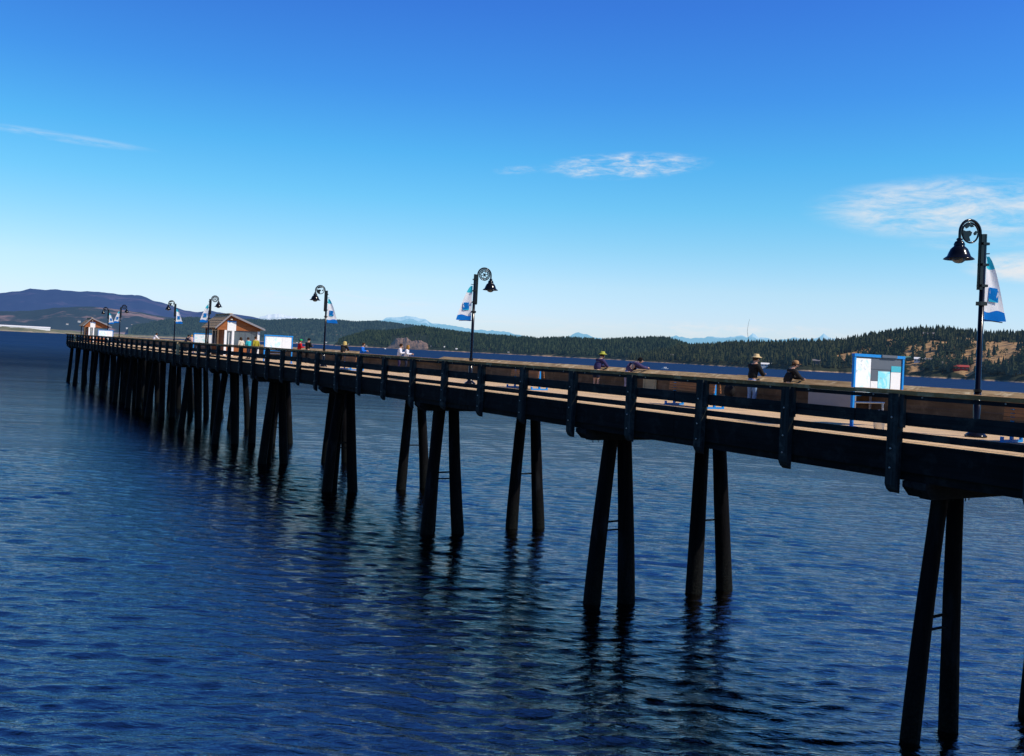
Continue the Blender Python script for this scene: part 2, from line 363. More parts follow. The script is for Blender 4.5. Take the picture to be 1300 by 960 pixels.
# ------------------------------------------------------------------ water
def water():
    m, t = material('sea_water')
    geo = t.new('ShaderNodeNewGeometry'); pos = geo.outputs['Position']
    ln = t.new('ShaderNodeVectorMath', operation='LENGTH'); t.l.new(pos, ln.inputs[0]); dist = ln.outputs['Value']
    an = R(31)
    h0 = t.noise(t.aniso(pos, an + .25, (2.0, 6.5, 1), (2, 5, 0)), 1.0, 4, .6, .5)
    h1 = t.noise(t.aniso(pos, an - .06, (.62, 2.9, 1)), 1.0, 5, .6, .5)      # ripples
    h2 = t.noise(t.aniso(pos, an + .15, (.10, .36, 1), (9, 4, 0)), 1.0, 6, .62, .4)  # chop
    h3 = t.noise(t.aniso(pos, an - .1, (.014, .06, 1), (3, 7, 0)), 1.0, 6, .64, .3)
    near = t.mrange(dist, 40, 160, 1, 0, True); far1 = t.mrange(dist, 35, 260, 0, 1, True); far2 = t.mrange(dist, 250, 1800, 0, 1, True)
    h = t.math('ADD', t.math('MULTIPLY', t.math('MULTIPLY', h0, near), .028), t.math('MULTIPLY', h1, .056))
    h = t.math('ADD', h, t.math('MULTIPLY', t.math('MULTIPLY', h2, far1), .95))
    h = t.math('ADD', h, t.math('MULTIPLY', t.math('MULTIPLY', h3, far2), 7.0))
    n = t.bump(h, 1.0, 1.0)
    calm = t.noise(t.aniso(pos, an, (.008, .03, 1)), 1.0, 4, .6)
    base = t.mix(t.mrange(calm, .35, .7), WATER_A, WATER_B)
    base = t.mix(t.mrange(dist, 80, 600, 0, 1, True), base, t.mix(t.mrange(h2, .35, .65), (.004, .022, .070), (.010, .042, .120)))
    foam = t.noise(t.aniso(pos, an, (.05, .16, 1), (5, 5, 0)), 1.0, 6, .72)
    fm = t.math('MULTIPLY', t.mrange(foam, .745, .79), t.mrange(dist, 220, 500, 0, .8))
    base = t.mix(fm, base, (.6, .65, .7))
    dif = t.new('ShaderNodeBsdfDiffuse'); t.l.new(base, dif.inputs[0])
    gl = t.new('ShaderNodeBsdfGlossy'); t.l.new(t.mrange(dist, 70, 700, .04, .30, True), gl.inputs[1]); t.l.new(n, gl.inputs['Normal']); gl.inputs[0].default_value = (.42, .40, .385, 1)
    fr = t.new('ShaderNodeFresnel'); fr.inputs[0].default_value = 1.333; t.l.new(n, fr.inputs['Normal'])
    streak = t.noise(t.aniso(pos, an + .1, (.004, .022, 1), (1, 8, 0)), 1.0, 6, .68)
    lanes = t.noise(t.aniso(pos, an - .15, (.022, .17, 1), (6, 2, 0)), 1.0, 6, .72)
    streak = t.math('ADD', t.math('MULTIPLY', streak, .45), t.math('MULTIPLY', lanes, .55))
    lim = t.mrange(dist, 30, 300, REFLMAX, .12, True)
    fac = t.math('MINIMUM', t.math('MULTIPLY', t.math('POWER', fr.outputs[0], 1.7), 2.6), lim)
    fac = t.math('MULTIPLY', fac, t.math('MAXIMUM', .15, t.math('ADD', 1.0, t.math('MULTIPLY', t.math('SUBTRACT', streak, .5), t.mrange(dist, 25, 220, .8, 4.2)))))
    mx = t.new('ShaderNodeMixShader'); t.l.new(fac, mx.inputs[0]); t.l.new(dif.outputs[0], mx.inputs[1]); t.l.new(gl.outputs[0], mx.inputs[2])
    t.out(mx.outputs[0])
    # a sheet of rings about the shore, fine where it is near, with real waves
    rs = [0.4, 4, 8, 11]; r = 13.0
    while r < 70: rs.append(r); r *= 1.0032
    while r < 330: rs.append(r); r *= 1.0056
    while r < 60000: rs.append(r); r *= 1.022
    rs = np.array(rs)
    th = np.concatenate([np.arange(-8, 72, .14), np.arange(72, 352, 4.0)]) * math.pi / 180
    nr, nt = len(rs), len(th)
    RR, TT = np.meshgrid(rs, th, indexing='ij')
    X = RR * np.sin(TT); Y = RR * np.cos(TT); Z = np.zeros_like(X)
    cell = np.where(RR < 70, RR * .0032, RR * .0056)
    wx = X + .22 * np.sin(Y * .9 + .7 * np.sin(X * .5)) + .5 * np.sin(Y * .21 + 1.3); wy = Y + .22 * np.sin(X * .8 + .6 * np.sin(Y * .6)) + .5 * np.sin(X * .17)
    g = np.random.default_rng(3)
    for i in range(70):
        lam = math.exp(g.uniform(math.log(.26), math.log(2.4)))
        a = g.normal(R(31 + 4), R(14)); k = 2 * math.pi / lam
        amp = lam * WSLOPE * g.uniform(.6, 1.3) * (1.25 if lam < .9 else .6 if lam < 1.5 else .36)
        fade = np.clip((lam - 2.6 * cell) / (1.5 * cell), 0, 1)
        ph = k * (wx * math.sin(a) + wy * math.cos(a)) + g.uniform(0, 6.28)
        s = np.sin(ph); Z += fade * amp * (s + .35 * s * s - .17)
    mask = np.clip((np.sin(X * .06 + 1.2 * np.sin(Y * .045)) * .5 + .5), 0, 1); Z *= .75 + .5 * mask
    V = np.stack([X, Y, Z], -1).reshape(-1, 3)
    i = np.arange(nr - 1)[:, None]; j = np.arange(nt)[None, :]; j2 = (j + 1) % nt
    F = np.stack([i * nt + j, i * nt + j2, (i + 1) * nt + j2, (i + 1) * nt + j], -1).reshape(-1, 4)[:, ::-1]
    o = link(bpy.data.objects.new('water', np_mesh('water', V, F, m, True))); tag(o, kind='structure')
WATER_A, WATER_B = (.0010, .0050, .0125), (.0016, .0075, .018)
REFLMAX, WSLOPE = 1.0, .0031
water()

# ------------------------------------------------------------------ the pier
def posts_y(k): return T0 + k * BAY
pier = thing('wooden_pier', 'long dark timber fishing pier on splayed piles running out over the water', 'pier', (0, 0, DZ))

def runs(a, b, step=BAY * 2):
    n = max(1, round((b - a) / step)); e = np.linspace(a, b, n + 1)
    return list(zip(e[:-1], e[1:]))
def plank_run(mb, x0, x1, z0, z1, a, b, j=.008, step=BAY * 2, gap=.006, mi=0):
    for p, q in runs(a, b, step):
        dz = random.uniform(-j, j); dx = random.uniform(-j, j) * .6
        mb.box((x0 + dx, p + gap, z0 + dz), (x1 + dx, q - gap, z1 + dz), mi, .004)
YA = -4.0
d = MB(); d.box((NX - .02, YA, -.09), (FX + .02, YEND + .05, 0)); d.box((FX + .021, 82.4, -.09), (26.62, 93.1, -.001))
d.build('deck', M['deck'], pier)
st = MB()
for x in (NX + .14, 18.7, 20.1, 21.6, 23.0, FX - .14):
    plank_run(st, x - .13, x + .13, -.78, -.092, YA, YEND, .01, BAY * 4)
st.build('stringer', M['stringer'], pier)
fa = MB(); plank_run(fa, NX - .075, NX + .004, -.60, -.012, YA, YEND, .006, BAY * 4); fa.build('fascia_board', M['stringer'], pier)

# near railing
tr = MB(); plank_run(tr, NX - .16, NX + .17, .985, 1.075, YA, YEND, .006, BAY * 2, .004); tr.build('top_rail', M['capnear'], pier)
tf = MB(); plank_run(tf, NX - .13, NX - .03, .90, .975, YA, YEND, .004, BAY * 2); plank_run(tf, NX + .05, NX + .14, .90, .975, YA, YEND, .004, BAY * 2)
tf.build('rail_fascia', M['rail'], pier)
bo = MB()
for k in range(-3, 20):
    for f in (.2, .8):
        y = posts_y(k + f); bo.lathe([(0, 0), (.018, 0), (.022, .012), (0, .02)], n=6, mat=Matrix.Translation((NX - .131, y, .955)) @ Matrix.Rotation(R(-90), 4, 'Y') @ Matrix.Translation((0, 0, 0)))
tag(bo.build('rail_bolts', M['galv'], pier), kind='stuff')
mr = MB(); plank_run(mr, NX - .085, NX - .005, .365, .635, YA, YEND, .012, BAY * 2); mr.build('mid_rail', M['rail'], pier)
lr = MB(); plank_run(lr, NX - .085, NX - .005, .075, .215, YA, YEND, .008, BAY * 2); lr.build('low_rail', M['rail'], pier)
kb = MB(); kb.tube([(NX + .32, YA, .07), (NX + .32, YEND - .3, .07)], .028, 6); kb.build('conduit_pipe', M['rail'], pier)

# posts: outer plank and inner plank bolted side by side, foot cut on a slant
def post_mesh(deep):
    b = MB(); zb = -1.0 if deep else -.86
    prof = [(0, 1.0), (0, zb + .10), (.06, zb), (.16, zb - .07), (.16, 1.0)]
    b.prism([(NXo, z) for NXo, z in prof], -.12, .13, 0, 'Y')
    b.box((.05, -.20, .30), (.15, -.122, .985)); b.box((.162, -.09, -.60), (.23, .10, .90))
    for z in (-.55, -.15, .5): b.lathe([(0, 0), (.02, 0), (.024, .015), (0, .02)], n=6, mi=1, mat=Matrix.Translation((-.001, .02, z)) @ Matrix.Rotation(R(-90), 4, 'Y'))
    return b.mesh('railing_post', [M['post'], M['galv']])
pm, pd = post_mesh(False), post_mesh(True)
def post_obj(me, x, y, z, rz=0, mat=None):
    o = link(bpy.data.objects.new('railing_post', me)); o.parent = pier; o.location = (x, y, z); o.rotation_euler = (random.uniform(-.006, .006), random.uniform(-.006, .006), rz)
    return o
for k in range(-4, 51):
    post_obj(pd if k % 4 == 0 else pm, NX - .25, posts_y(k), random.uniform(-.02, .02))
for y in (81.3, 149.9):
    b = MB(); b.box((NX - .30, y - .13, -.05), (NX - .05, y + .13, 1.0)); o = b.build('railing_post', M['newpost'], pier); o['label'] = 'pale new timber railing post'

# far railing: solid board panels under the cap, lower section for anglers, bump-out behind the kiosk
segs = [(FX, YA, 47.6, 1.07), (FX, 47.6, 59.8, .93), (FX, 59.8, 82.5, 1.07), (26.55, 82.5, 93.0, 1.07), (FX, 93.0, YEND, 1.07)]
ft = MB(); fp = MB(); fq = MB()
for x, a, b_, h in segs:
    for p, q in runs(a, b_, BAY * 2):
        dz = random.uniform(-.008, .008)
        ft.prism([(x - .30, h - .15 + dz), (x + .14, h + .0 + dz), (x + .14, h - .07 + dz), (x - .28, h - .21 + dz)], p + .004, q - .004, 0, 'Y')
    for i_, (z0, z1) in enumerate(((.10, .289), (.291, .479), (.481, .669), (.671, h - .16))):
        plank_run(fp, x - .055 - .004 * (i_ % 2), x - .005, z0, z1, a, b_, .0008, BAY * 2)
for y in (82.5, 93.0):
    ft.box((FX, y - .12, .995), (26.5, y + .12, 1.07)); fp.box((FX, y - .03, .1), (26.5, y + .03, .985))
ft.box((NX, YEND - .16, .99), (FX, YEND + .16, 1.065)); 
for z0, z1 in ((.08, .22), (.365, .635)): fq.box((NX, YEND - .08, z0), (FX, YEND - .01, z1))
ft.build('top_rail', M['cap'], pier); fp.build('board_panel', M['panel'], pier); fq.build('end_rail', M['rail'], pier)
fm_ = MB(); fm_.box((0, -.12, -.8), (.16, .13, .96)); fpm = fm_.mesh('railing_post', [M['post']])
fm2 = MB(); fm2.box((0, -.12, -.8), (.16, .13, .82)); fpl = fm2.mesh('railing_post', [M['post']])
rest = MB()
for k in range(-3, 51):
    y = posts_y(k)
    if 82.3 < y < 93.2: continue
    if k < 40: post_obj(fpl if 47.6 < y < 59.8 else fpm, FX + .002, y, 0)
    else: rest.box((FX + .002, y - .12, -.8), (FX + .162, y + .13, .96))
tag(rest.build('far_posts', M['post'], pier), kind='stuff')

# pile bents
caps = [-4, 0, 4, 8, 12, 16, 20, 24, 28, 32, 35, 38, 41, 44, 47, 50]
def pile(x0, x1, y0, y1, r=.20):
    b = MB(); p = []; rad = []
    n = 7; bx, by = random.uniform(-.05, .05), random.uniform(-.05, .05)
    for i in range(n):
        f = i / (n - 1); s = math.sin(f * math.pi)
        p.append((x0 + (x1 - x0) * f + bx * s, y0 + (y1 - y0) * f + by * s, -1.125 - f * (DZ - 1.125 + 1.3))); rad.append(r * (1.02 + .30 * f) * random.uniform(.985, 1.015))
    b.tube(p, rad, 12, 0, True, True, .02); return b.build('pile', M['pile'], pier)
for k in caps:
    y = posts_y(k) - .45
    b = MB(); b.prism([(NX - .10, -.78), (NX - .10, -.92), (NX + .12, -1.12), (FX - .1, -1.12), (FX + .12, -.92), (FX + .12, -.78)], y - .28, y - .005, 0, 'Y')
    b.prism([(NX - .08, -.78), (NX - .08, -.90), (NX + .14, -1.10), (FX - .1, -1.10), (FX + .10, -.92), (FX + .10, -.78)], y + .005, y + .28, 0, 'Y')
    for q in range(6): b.tube([(NX + .25 + q * .28, y - .2 + .1 * (q % 2), -1.11), (NX + .25 + q * .28, y - .2 + .1 * (q % 2), -1.20)], .012, 5)
    b.build('pile_cap', M['pilecap'], pier)
    J = lambda a: random.uniform(-a, a)
    if k < 6:
        rows = [(18.40, 17.90 if k == 0 else 17.96, .2 * (k == 0), .4 * (k == 0)), (18.94, 19.30, .2 * (k == 0), -.15 + .5 * (k == 0)), (22.30, 21.75 if k == 0 else 22.15, 0, 0), (23.04, 23.60, 0, -.15)]
    elif k < 10:
        rows = [(18.36, 17.96, .1, .1), (18.96, 19.42, 0, -.3), (18.5, 18.6, .55, 1.0), (22.40, 22.15, 0, 0), (23.08, 23.60, 0, -.2)]
    elif k < 26:
        rows = [(18.36, 17.86, 0, .1), (18.94, 19.40, 0, -.2), (22.42, 22.05, 0, 0), (23.06, 23.65, 0, 0)] + ([(20.7, 20.7, .2, .3), (19.3, 19.6, .5, .8)] if k > 17 else [(18.6, 18.4, .5, .9)])
    else:
        rows = [(17.8, 17.35 + J(.1), 0, J(.2)), (18.5, 18.45 + J(.3), J(.4), J(.5)), (19.6, 19.9 + J(.3), J(.5), J(.5)), (21.0, 21.2 + J(.4), J(.4), J(.4)), (21.8, 21.9 + J(.4), J(.5), J(.6)), (22.5, 22.8 + J(.3), 0, J(.3)), (23.6, 24.4 + J(.2), 0, 0)]
    for x0, x1, dy0, dy1 in rows: pile(x0, x1 + J(.05), y + dy0, y + dy1 + J(.1), .165 if k <= 0 else .225)
    if k < 18:
        for a, b_, r in (((18.12, y, -3.75), (19.26, y, -3.72), .035), ((18.12, y - .02, -4.0), (19.26, y, -4.0), .03), ((22.3, y, -3.9), (23.4, y, -3.9), .035)):
            dy = .3 if k == 0 else 0; br = MB(); br.tube([(a[0], a[1] + dy, a[2]), (b_[0], b_[1] + dy, b_[2])], r, 6); br.build('brace_rod', M['pilecap'], pier)

# ------------------------------------------------------------------ street lamps and sail banners
def bell_profile():
    return [(.0, .50), (.05, .50), (.075, .47), (.055, .44), (.10, .41), (.125, .35), (.115, .31), (.14, .29), (.19, .24), (.235, .14), (.26, .07), (.33, .02), (.345, 0), (.335, -.005), (.25, .05), (.20, .12), (.0, .16)]
def lamp(name_label, x, y, side, kind):
    """side -1: arm reaches toward -X; +1 toward +X"""
    t = thing('street_lamp', name_label, 'street lamp', (x, y, DZ), R(-14), 'gooseneck lamps along the pier')
    b = MB(); b.lathe([(.0, 0), (.24, 0), (.25, .03), (.23, .06), (.17, .11), (.12, .14), (.11, .22), (.085, .26)], n=18); b.build('base', M['black'], t)
    b = MB(); b.tube([(0, 0, .2), (0, 0, 1.1), (0, 0, 1.1), (0, 0, 4.83)], [.085, .08, .066, .06], 12); b.tube([(0, 0, 1.08), (0, 0, 1.14)], .095, 12); b.build('pole', M['black'], t)
    s = side; b = MB()
    b.box((s * .075 - .045, -.05, 3.50), (s * .075 + .045, .05, 4.82)); 
    for z in (3.6, 4.1, 4.6): b.box((-.09, -.085, z - .03), (.09, .085, z + .03))
    b.box((-.095, -.08, 3.13), (.095, .08, 3.22))
    arc = [(s * .12, 0, 3.52), (s * .12, 0, 4.82)]
    for i in range(13):
        a = math.pi - math.pi * i / 12; arc.append((s * (.42 + .30 * math.cos(a)), 0, 4.83 + .30 * math.sin(a)))
    arc.append((s * .72, 0, 4.66)); b.tube(arc, .034, 8); b.build('arm', M['black'], t)
    b = MB(); b.lathe(bell_profile(), (s * .72, 0, 4.18), 24); b.build('lamp_shade', M['black'], t)
    b = MB(); b.lathe([(0, -.10), (.08, -.085), (.14, -.04), (.16, .03), (.15, .06)], (s * .72, 0, 4.18), 14); b.build('bulb_glass', M['glass'], t)
    # ring with its emblem
    c = Vector((s * .42, 0, 4.83)); b = MB()
    b.tube([(c.x + .235 * math.cos(a), 0, c.z + .235 * math.sin(a)) for a in np.linspace(0, 2 * math.pi, 25)], .022, 6, cap=False)
    if kind == 'wheel':
        b.tube([(c.x + .165 * math.cos(a), 0, c.z + .165 * math.sin(a)) for a in np.linspace(0, 2 * math.pi, 25)], .02, 6, cap=False)
        b.tube([(c.x, -.02, c.z), (c.x, .02, c.z)], .055, 10)
        for i in range(6):
            a = i * math.pi / 3 + .26; b.tube([(c.x + .04 * math.cos(a), 0, c.z + .04 * math.sin(a)), (c.x + .165 * math.cos(a), 0, c.z + .165 * math.sin(a))], .016, 5)
        for i in range(18):
            a = i * math.pi / 9; b.box((.17, -.014, -.016), (.222, .014, .016), mat=Matrix.Translation(c) @ Matrix.Rotation(-a, 4, 'Y'))
    else:
        poly = [(-.22, .05), (-.14, .03), (-.02, .05), (.05, .01), (.02, -.06), (-.03, -.10), (.01, -.20), (-.10, -.205), (-.18, -.13)]
        b.prism([(c.x + s * -1 * u, c.z + v) for u, v in poly], -.012, .012, 0, 'Y')
        poly = [(-.17, .14), (-.06, .21), (.06, .20), (.10, .15), (.02, .13), (-.02, .16), (-.08, .11), (-.12, .09)]
        b.prism([(c.x + s * -1 * u, c.z + v) for u, v in poly], -.012, .012, 0, 'Y')
        poly = [(.10, .0), (.16, .06), (.20, .04), (.17, -.04), (.12, -.05)]
        b.prism([(c.x + s * -1 * u, c.z + v) for u, v in poly], -.012, .012, 0, 'Y')
    b.build('ring_emblem', M['black'], t)
    b = MB(); b.tube([(0, 0, 4.36), (-s * .17, 0, 4.38)], .014, 6); b.build('banner_rod', M['black'], t)
    b = MB(); b.tube([(0, 0, 2.80), (-s * .64, 0, 2.76)], .012, 6); b.build('banner_rod', M['black'], t)
    return t
def banner(label, x, y, side):
    """hangs on the far side of the pole from the arm; local z from 0 (foot) to 1.55 (head)"""
    s = -side; n = 16; cols = 8; V = []; F = []
    for i in range(n + 1):
        z = 1.55 * i / n; f = i / n
        wd = .075 + .60 * (1 - f) ** .72 if f < 1 else .075
        for j in range(cols + 1):
            u = j / cols; V.append((s * (.01 + wd * u), .05 * math.sin(u * 3.0) * (1 - .4 * f) + .012 * math.sin(7 * u + 5 * f), z + (.03 * u * (1 - f))))
    for i in range(n):
        for j in range(cols):
            a = i * (cols + 1) + j; F.append((a, a + 1, a + cols + 2, a + cols + 1))
    me = bpy.data.meshes.new('sail_banner'); me.from_pydata(V, [], F); me.materials.append(M['banner'])
    for p in me.polygons: p.use_smooth = True
    o = link(bpy.data.objects.new('sail_banner', me)); o.location = (x + s * .085 * math.cos(R(14)), y - s * .085 * math.sin(R(14)), DZ + 2.76); o.rotation_euler = (0, 0, R(-14))
    tag(o, label, 'banner', 'sail shaped banners on the lamp posts')
    # emblem: blue square with a pale swoosh, both faces
    e = MB()
    def q(u, v):  # on the cloth, in metres from the mast edge and the foot
        u += .03; return (s * u, .05 * math.sin(u / .45 * 3.0) * .82, v)
    for yy in (-.025, .025):
        def P(pts, mi, off): e.add([(q(u, v)[0], q(u, v)[1] + yy * (1 + off), v) for u, v in pts], [tuple(range(len(pts)))], mi)
        P([(.09, .48), (.37, .46), (.37, .80), (.09, .82)], 0, 0)
        P([(.09, .48), (.37, .46), (.37, .545), (.28, .53), (.20, .57), (.09, .55)], 1, .1)
        P([(.21, .82), (.37, .80), (.37, .72), (.33, .78), (.27, .775)], 2, .2)
        P([(.13, .84), (.19, .82), (.18, .70), (.22, .63), (.29, .61), (.33, .66), (.345, .73), (.37, .66), (.33, .57), (.24, .555), (.15, .60), (.12, .70)], 2, .3)
    e.build('emblem', [M['emblue'], M['emcyan'], M['emwhite']], o)
    return o
LAMPS = [
    ('tall black gooseneck lamp nearest on the right, silhouette emblem in its ring', 21.16, 13.42, -1, 'map', 'white sail banner with blue foot on the nearest lamp at far right'),
    ('black gooseneck lamp with spoked wheel in its ring standing mid pier', 20.05, 36.35, 1, 'wheel', 'white sail banner on the wheel emblem lamp in the middle of the pier'),
    ('black gooseneck lamp just right of the hooded blond angler, arm to the left', 21.0, 57.4, -1, 'map', 'sail banner on the lamp right of the nearer kiosk and red vest angler'),
    ('black gooseneck lamp rising in front of the shingled roof of the nearer kiosk', 19.95, 83.2, 1, 'wheel', 'sail banner hanging just left of the nearer kiosk roof'),
    ('black gooseneck lamp beside the pale new railing post left of the nearer kiosk', 20.9, 101.4, -1, 'map', 'sail banner on the lamp beside the pale new railing post'),
    ('right hand lamp of the far pair, arm to the right, by the far kiosk', 19.7, 128.0, 1, 'wheel', 'sail banner blowing left on the right lamp of the far pair'),
    ('left hand lamp of the far pair, arm over the far kiosk roof', 20.7, 144.6, -1, 'map', 'sail banner blowing right on the left lamp of the far pair'),
]
for lab, x, y, s, kd, blab in LAMPS:
    lamp(lab, x, y, s, kd); banner(blab, x, y, s)

# ------------------------------------------------------------------ information boards
def board(label, x0, x1, y, style, dark=True):
    t = thing('info_board', label, 'information board', ((x0 + x1) / 2, y, DZ), 0, 'blue framed information boards'); h = (x1 - x0) / 2
    for s in (-1, 1):
        b = MB(); b.box((s * h - .034, -.034, .0305), (s * h + .034, .034, 1.80)); b.box((s * h - .09, -.09, 0), (s * h + .09, .09, .03)); b.build('leg', M['blue'], t)
    b = MB(); b.box((-h - .045, -.045, 1.802), (h + .045, .045, 1.875)); b.box((-h + .036, -.035, .80), (h - .036, .035, .86)); b.build('frame', M['blue'], t)
    b = MB(); b.box((-h + .036, .0, .862), (h - .036, .03, 1.80)); b.build('backing', M['darkgrey'] if dark else M['white'], t)
    w2 = 2 * h - .12; X = lambda f: -h + .06 + w2 * f
    def pan(nm, f0, f1, z0, z1, mt, dy=0.0):
        b = MB(); b.box((X(f0), -.012 - dy, z0), (X(f1), -.002, z1)); b.build(nm, mt, t)
    if style == 0:
        pan('map_panel', 0, .32, .88, 1.76, M['map']); pan('header_strip', .33, .99, 1.50, 1.76, M['darkgrey'])
        pan('photo_panel', .33, .48, 1.20, 1.44, M['darkgrey']); pan('text_panel', .33, .48, .90, 1.19, M['white'])
        pan('chart_panel', .485, .75, .98, 1.45, M['map2']); pan('caption_strip', .485, .75, .89, .975, M['white'])
        pan('notice_panel', .77, .99, .88, 1.44, M['white']); pan('title_strip', .77, .99, 1.445, 1.60, M['tealtop'], .006); pan('trim_plate', .52, .86, 1.81, 1.88, M['darkgrey'], .06)
    else:
        pan('map_panel', .02, .60, .88, 1.72, M['map']); pan('notice_panel', .64, .98, .88, 1.72, M['white'])
    if style < 2:
        b = MB(); b.tube([(-h + .3, .25, .62), (h - .35, .25, .62)], .025, 6); b.tube([(-h + .35, .25, 0), (-h + .35, .25, .62)], .025, 6); b.tube([(h - .4, .25, 0), (h - .4, .25, .62)], .03, 6); b.build('rail_stand', M['steel'], t)
    return t
board('large blue framed map board beside the two dark jacketed anglers, nearest at right', 19.93, 21.85, 16.0, 0)
board('white and blue notice board just right of the nearer kiosk', 18.85, 20.75, 63.0, 1, False)
board('white and blue notice board tucked behind the left side of the nearer kiosk', 20.6, 22.75, 91.3, 1, False)
board('small white and blue notice board right of the far kiosk', 18.65, 20.5, 138.5, 2, False)

# ------------------------------------------------------------------ kiosks
def kiosk(label, loc, sc_=1.0, light=True):
    """front gable in local plane y=0 looking toward -Y; saltbox roof"""
    t = thing('kiosk', label, 'kiosk', loc, 0, 'cedar kiosks on the pier'); t.scale = (sc_, 1, 1); D = 4.2
    L, Rr, A = .18, 3.95, 1.2            # left wall, right wall, apex x
    eL, eR, zA = 2.48, 2.62, 3.66
    b = MB(); b.prism([(L, 2.24), (Rr, 2.24), (Rr, eR), (A, zA - .09), (L, eL)], -.06, .06, 0, 'Y'); b.build('gable_wall', M['siding'], t); b = MB(); b.prism([(L, 2.24), (Rr, 2.24), (Rr, eR), (A, zA - .09), (L, eL)], D - .06, D + .06, 0, 'Y')
    b.build('gable_wall', M['siding'], t)
    b = MB(); b.box((L + .62, .11, 0), (L + .72, D - .11, 2.236)); b.box((Rr - .1, .062, 0), (Rr, D - .062, 2.5)); b.box((L + .62, D - .1, 0), (Rr - .1, D, 2.238)); b.box((L + .72, .02, 0), (Rr - .1, .10, .90)); b.box((L + .1, 2.05, 0), (L + .62, 2.13, .95)); b.box((L + .1, 2.05, 2.142), (L + .62, 2.13, 2.236)); b.build('wall', M['siding'], t)
    b = MB()
    def slope(x0, z0, x1, z1, th=.07):
        n = 8
        for i in range(n):
            f0, f1 = i / n, (i + 1) / n
            xa, za = x0 + (x1 - x0) * f0, z0 + (z1 - z0) * f0; xb, zb = x0 + (x1 - x0) * f1, z0 + (z1 - z0) * f1
            b.prism([(xa, za + .01), (xb, zb + .045), (xb, zb - th), (xa, za - th)], -.42, D + .42, 0, 'Y')
    slope(A, zA, -.1, 2.40); slope(A, zA, 4.28, 2.45)
    b.box((A - .12, -.43, zA - .02), (A + .12, D + .43, zA + .06)); b.build('roof', M['shingle'], t)
    b = MB()
    for x0, z0, x1, z1 in ((A, zA, -.1, 2.40), (A, zA, 4.28, 2.45)):
        b.prism([(x0, z0 + .03), (x1, z1 + .05), (x1, z1 - .12), (x0, z0 - .14)], -.47, -.425, 0, 'Y')
    b.build('bargeboard', M['grey'], t)
    for x in (.9, 1.55, Rr - .14):
        b = MB(); b.box((x - .1, -.09, 0), (x + .1, .012, 2.238)); b.build('column', M['white'], t)
    b = MB(); b.box((L, -.07, 0), (L + .14, .07, 2.238)); b.build('corner_post', M['panel'], t); b = MB(); b.box((L, D - .07, 0), (L + .14, D + .05, 2.238)); b.build('corner_post', M['panel'], t)
    for x0, x1, z0 in ((.28, .78, .95), (1.02, 1.43, .15), (1.68, 2.65, .92), (2.75, 3.68, .92)):
        yy = 2.0 if x0 < .5 else .03
        b = MB(); b.box((x0 - .04, yy, z0), (x1 + .04, yy + .05, z0 + .06)); b.box((x0 - .04, yy, 2.14), (x1 + .04, yy + .05, 2.236)); b.box((x0 - .04, yy, z0 + .061), (x0 + .02, yy + .05, 2.139)); b.box((x1 - .02, yy, z0 + .061), (x1 + .04, yy + .05, 2.139)); b.box(((x0 + x1) / 2 - .02, yy, z0 + .061), ((x0 + x1) / 2 + .02, yy + .05, 2.139))
        f = b.build('window', M['darkgrey'] if x0 > 1.5 else M['white'], t)
        b = MB(); b.box((x0 + .021, yy + .02, z0 + .062), (x1 - .021, yy + .03, 2.138)); b.build('pane', M['glass'], f)
    b = MB(); b.box((1.02, -.10, 2.20), (1.78, -.062, 2.96)); s = b.build('sign', M['white'], t)
    b = MB(); b.box((1.01, -.115, 2.961), (1.79, -.055, 3.05)); b.build('sign_edge', M['blue'], s)
    b = MB(); b.lathe([(0, .12), (.10, .10), (.14, 0), (0, 0)], (A + .12, -.2, 3.15), 10); b.tube([(A + .12, -.2, 3.25), (A + .12, -.06, 3.3)], .02, 6); b.build('wall_lamp', M['cream'], t)
    return t
kiosk('nearer cedar kiosk with brown shingle roof and white sign on its orange gable', (20.72, 84.0, DZ))
kiosk('far cedar kiosk with shingle roof near the left end of the pier', (19.0, 157.0, DZ), .93)

# ------------------------------------------------------------------ benches (double sided, wooden slats in a blue frame)
def bench(label, x, y, ln=1.9, rz=0):
    t = thing('bench', label, 'bench', (x, y, DZ), rz, 'slatted benches with blue frames')
    for yy in (0, ln):
        b = MB(); b.box((-.40, yy - .03, 0), (.40, yy + .03, .06)); b.box((-.40, yy - .029, .061), (-.34, yy + .029, .13)); b.box((.34, yy - .029, .061), (.40, yy + .029, .13)); b.box((-.035, yy - .03, .061), (.035, yy + .03, .86)); b.box((-.34, yy - .03, .34), (.34, yy + .03, .38))
        b.build('leg_frame', M['blue'], t)
    b = MB()
    for sx in (-1, 1):
        for i in range(4): b.box((sx * .36 - .045 - sx * i * .10, -.12, .385), (sx * .36 + .045 - sx * i * .10, ln + .12, .42))
    b.build('seat', M['slat'], t)
    for sx in (-1, 1):
        b = MB()
        for i in range(5):
            z = .50 + i * .085; b.box((sx * (.14 - i * .012) - .018, -.12, z), (sx * (.14 - i * .012) + .018, ln + .12, z + .065))
        b.build('backrest', M['slat'], t)
    return t
bench('slatted bench with blue frame cut by the right edge of the photo', 20.75, 10.3, 2.0)
bench('slatted blue framed bench left of the straw hatted angler', 21.1, 22.2, 1.9)
bench('slatted blue framed bench between the middle lamp and the purple jacketed angler', 21.05, 32.3, 1.9)
bench('slatted blue framed bench below the blond haired angler, left of the blue jacket', 20.9, 51.5, 2.0)

